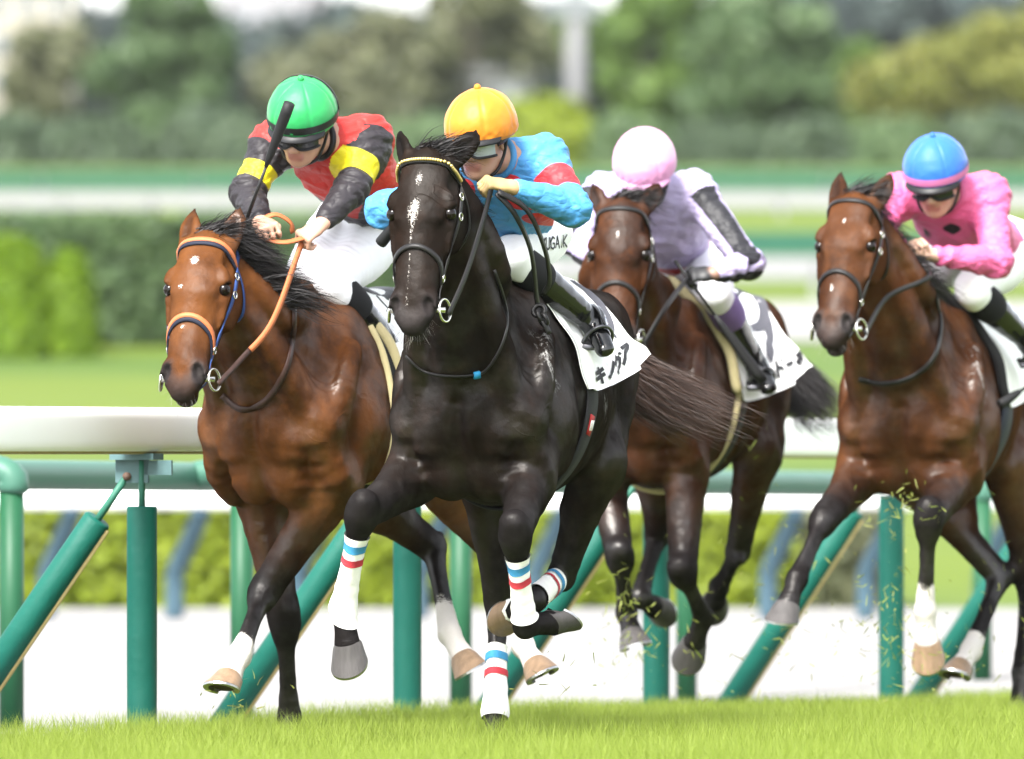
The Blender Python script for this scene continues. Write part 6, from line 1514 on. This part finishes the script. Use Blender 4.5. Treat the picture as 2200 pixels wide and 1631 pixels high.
b_.ribbon(spline(np.array([kc_, kc_ + np.array([.01, .02, -.04]), kc_ + np.array([.0, .035, -.075])]), 8), np.tile(nrm([.6, .6, .3]), (8, 1)), .021, .004); tagless(h2, 'rein_knot', b_, M_LEATHER, rb_)
# lettering along the thigh of the white breeches
GL_ = {'Y': [[(0, 0), (.5, .45)], [(1, 0), (.5, .45), (.5, 1)]], 'U': [[(0, 0), (0, .8), (.5, 1), (1, .8), (1, 0)]], 'G': [[(1, .15), (.5, 0), (0, .4), (.1, .9), (.6, 1), (1, .85), (1, .55), (.6, .55)]], 'A': [[(0, 1), (.5, 0), (1, 1)], [(.2, .65), (.8, .65)]], '.': [[(.4, .9), (.6, 1)]], 'K': [[(0, 0), (0, 1)], [(1, 0), (0, .55), (1, 1)]]}
x_ = 1163
for ch_ in 'YUGA.K':
    w_ = 4 if ch_ == '.' else 8.0; b_ = MB()
    for st_ in GL_[ch_]:
        px_ = np.array([(x_ + w_ * a_, 512 + 26 * y_ - (x_ - 1163) * .16) for a_, y_ in st_]); px_ = np.concatenate([spline(px_[k_:k_ + 2], 5) for k_ in range(len(px_) - 1)])
        q_, n_ = hit(dict(fr=h2['fr'], S=j2['brS'], Y=h2['Y']), px_, .004); b_.ribbon(q_, n_, .0058, .0015)
    tagless(h2, 'printed_letter', b_, M_INK, j2['br_obj']); x_ += w_ + 2.2
girth(h2, 'black girth with red badge under the almost black horse', -.55, M_BLACKPAD, .10, None, True)
saddle(h2, 'small black racing saddle under the orange capped jockey', j2)
whip(h2, 'short black whip end beside the almost black cheek', J2(900, 420, .1), J2(818, 522, .0))
for nme_, lb_ in (('RF', 'striped white bandage on the raised foreleg reaching forward at left'), ('LF', 'striped white bandage on the folded foreleg at right'), ('RH', 'striped white bandage on the hind leg planted in the grass'), ('LH', 'striped white bandage on the lifted hind leg')):
    bandage(h2, nme_, lb_, True, .22 if nme_ != 'RH' else .42, 1.22 if nme_ == 'RF' else 1.1 if nme_ == 'RH' else .92)
# horse 3
J3 = h3['fr'].J
bridle(h3, 'black leather bridle on the dark bay horse with number 9', M_LEATHER, M_LEATHER, M_LEATHER, M_LEATHER, (J3(1350, 600, .16), J3(1478, 596, .16)), ([J3(1300, 660, .40)], [J3(1430, 660, .42)]))
saddle_cloth(h3, 'white number 9 cloth lettered in katakana on the dark bay horse', -.40, -1.14, .58, .13, pad=M_CREAM, zl=.30, nw=.042, kw=.017,
             kpx=[('イ', (1604, 800, (22, -10), (6, 40))), ('ア', (1630, 788, (24, -11), (6, 40))), ('ド', (1658, 776, (24, -11), (6, 40))), ('ー', (1684, 770, (18, -9), (4, 32))), ('ネ', (1704, 758, (18, -9), (4, 32)))],
             npx=[[(1606 + 34 * math.cos(t_) + 6 * math.sin(t_), 662 + 42 * math.sin(t_) + 8 * math.cos(t_)) for t_ in np.linspace(0, 2 * math.pi, 26)], [(1640, 668), (1650, 710), (1652, 745), (1650, 772)]])
girth(h3, 'black girth with tan edge under the dark bay horse', -.55, M_BLACKPAD, .08, M_CREAM)
saddle(h3, 'small black racing saddle under the pink capped jockey', j3)
whip(h3, 'black whip slanting down past the black gloved hand', J3(1450, 560, .16), J3(1640, 820, .0))
# horse 4
J4 = h4['fr'].J
bridle(h4, 'plain black bridle with white printed rein on the brown bay horse', M_LEATHER, M_LEATHER, M_LEATHER, M_LEATHER, (J4(1950, 545, .16), J4(1995, 575, .20)), ([J4(1800, 640, .40)], [J4(1905, 640, .42), J4(1990, 600, .30)]))
neck_strap(h4, 'black neck strap around the brown bay horse', [(2012, 640), (2022, 700), (2005, 770), (1960, 810), (1900, 825), (1845, 815)], M_LEATHER, .020)
saddle_cloth(h4, 'white saddle cloth with black edge on the brown bay horse', -.40, -1.10, .56, .05, pad=M_BLACKPAD)
girth(h4, 'wide navy girth under the brown bay horse', -.52, M_NAVYWEB, .13)
saddle(h4, 'small black racing saddle under the blue capped jockey', j4)
whip(h4, 'grey whip end crossing the white cloth at the right edge', J4(2230, 815, -.3), J4(2148, 870, -.2))
print('tack', round(time.time() - t_, 1))

# ---------------------------------------------------------------- air
hz_m = bpy.data.materials.new('pale_air'); hz_m.use_nodes = True; t = hz_m.node_tree; t.nodes.clear()
ou = t.nodes.new('ShaderNodeOutputMaterial'); pv = t.nodes.new('ShaderNodeVolumePrincipled'); pv.inputs['Density'].default_value = .00008; pv.inputs['Color'].default_value = (.93, .95, .97, 1); pv.inputs['Anisotropy'].default_value = .2
t.links.new(pv.outputs[0], ou.inputs['Volume'])
b = MB(); b.box((0, 260, 12), (900, 620, 30)); o = b.obj('haze', hz_m, smooth=False); set_props(o, 'thin pale haze filling the air over the course', 'haze', kind='stuff')
# ---------------------------------------------------------------- turf thrown up by the hooves
rng = np.random.RandomState(99); V = []; F = []; rn = []; n0 = 0
for (u0, v0, su, sv, Yd, m) in ((1350, 1330, 35, 60, 44.2, 90), (1400, 1420, 130, 60, 44.3, 60), (1700, 1330, 90, 130, 44.6, 130), (1915, 1330, 45, 90, 44.0, 150), (1990, 1420, 60, 60, 43.8, 60), (1930, 1080, 40, 30, 43.7, 60), (2150, 1330, 60, 100, 44.9, 60), (1600, 1150, 80, 120, 44.8, 40), (500, 1500, 60, 30, 40.6, 20), (1190, 1440, 60, 50, 40.2, 14)):
    for _ in range(m):
        p = P(u0 + rng.normal() * su, min(1520, v0 + rng.normal() * sv), Yd + rng.normal() * .25); L = rng.uniform(.012, .055); d = nrm(rng.normal(size=3)); s_ = nrm(np.cross(d, rng.normal(size=3))) * rng.uniform(.0012, .0026); bd = np.cross(d, s_) * rng.uniform(-2, 2)
        V += [p - d * L / 2 - s_, p - d * L / 2 + s_, p + bd + s_, p + d * L / 2, p + bd - s_]; F += [[n0, n0 + 1, n0 + 2, n0 + 4], [n0 + 4, n0 + 2, n0 + 3]]; rn += [rng.uniform()] * 5; n0 += 5
me = mesh_np('flying_turf', np.array(V), F, False, dict(rnd=np.array(rn))); o = link('flying_turf', me, leaf_mat('thrown_grass', (.20, .27, .03), (.42, .42, .12), .3)); set_props(o, 'bits of grass thrown up around the hooves', 'grass', kind='stuff')
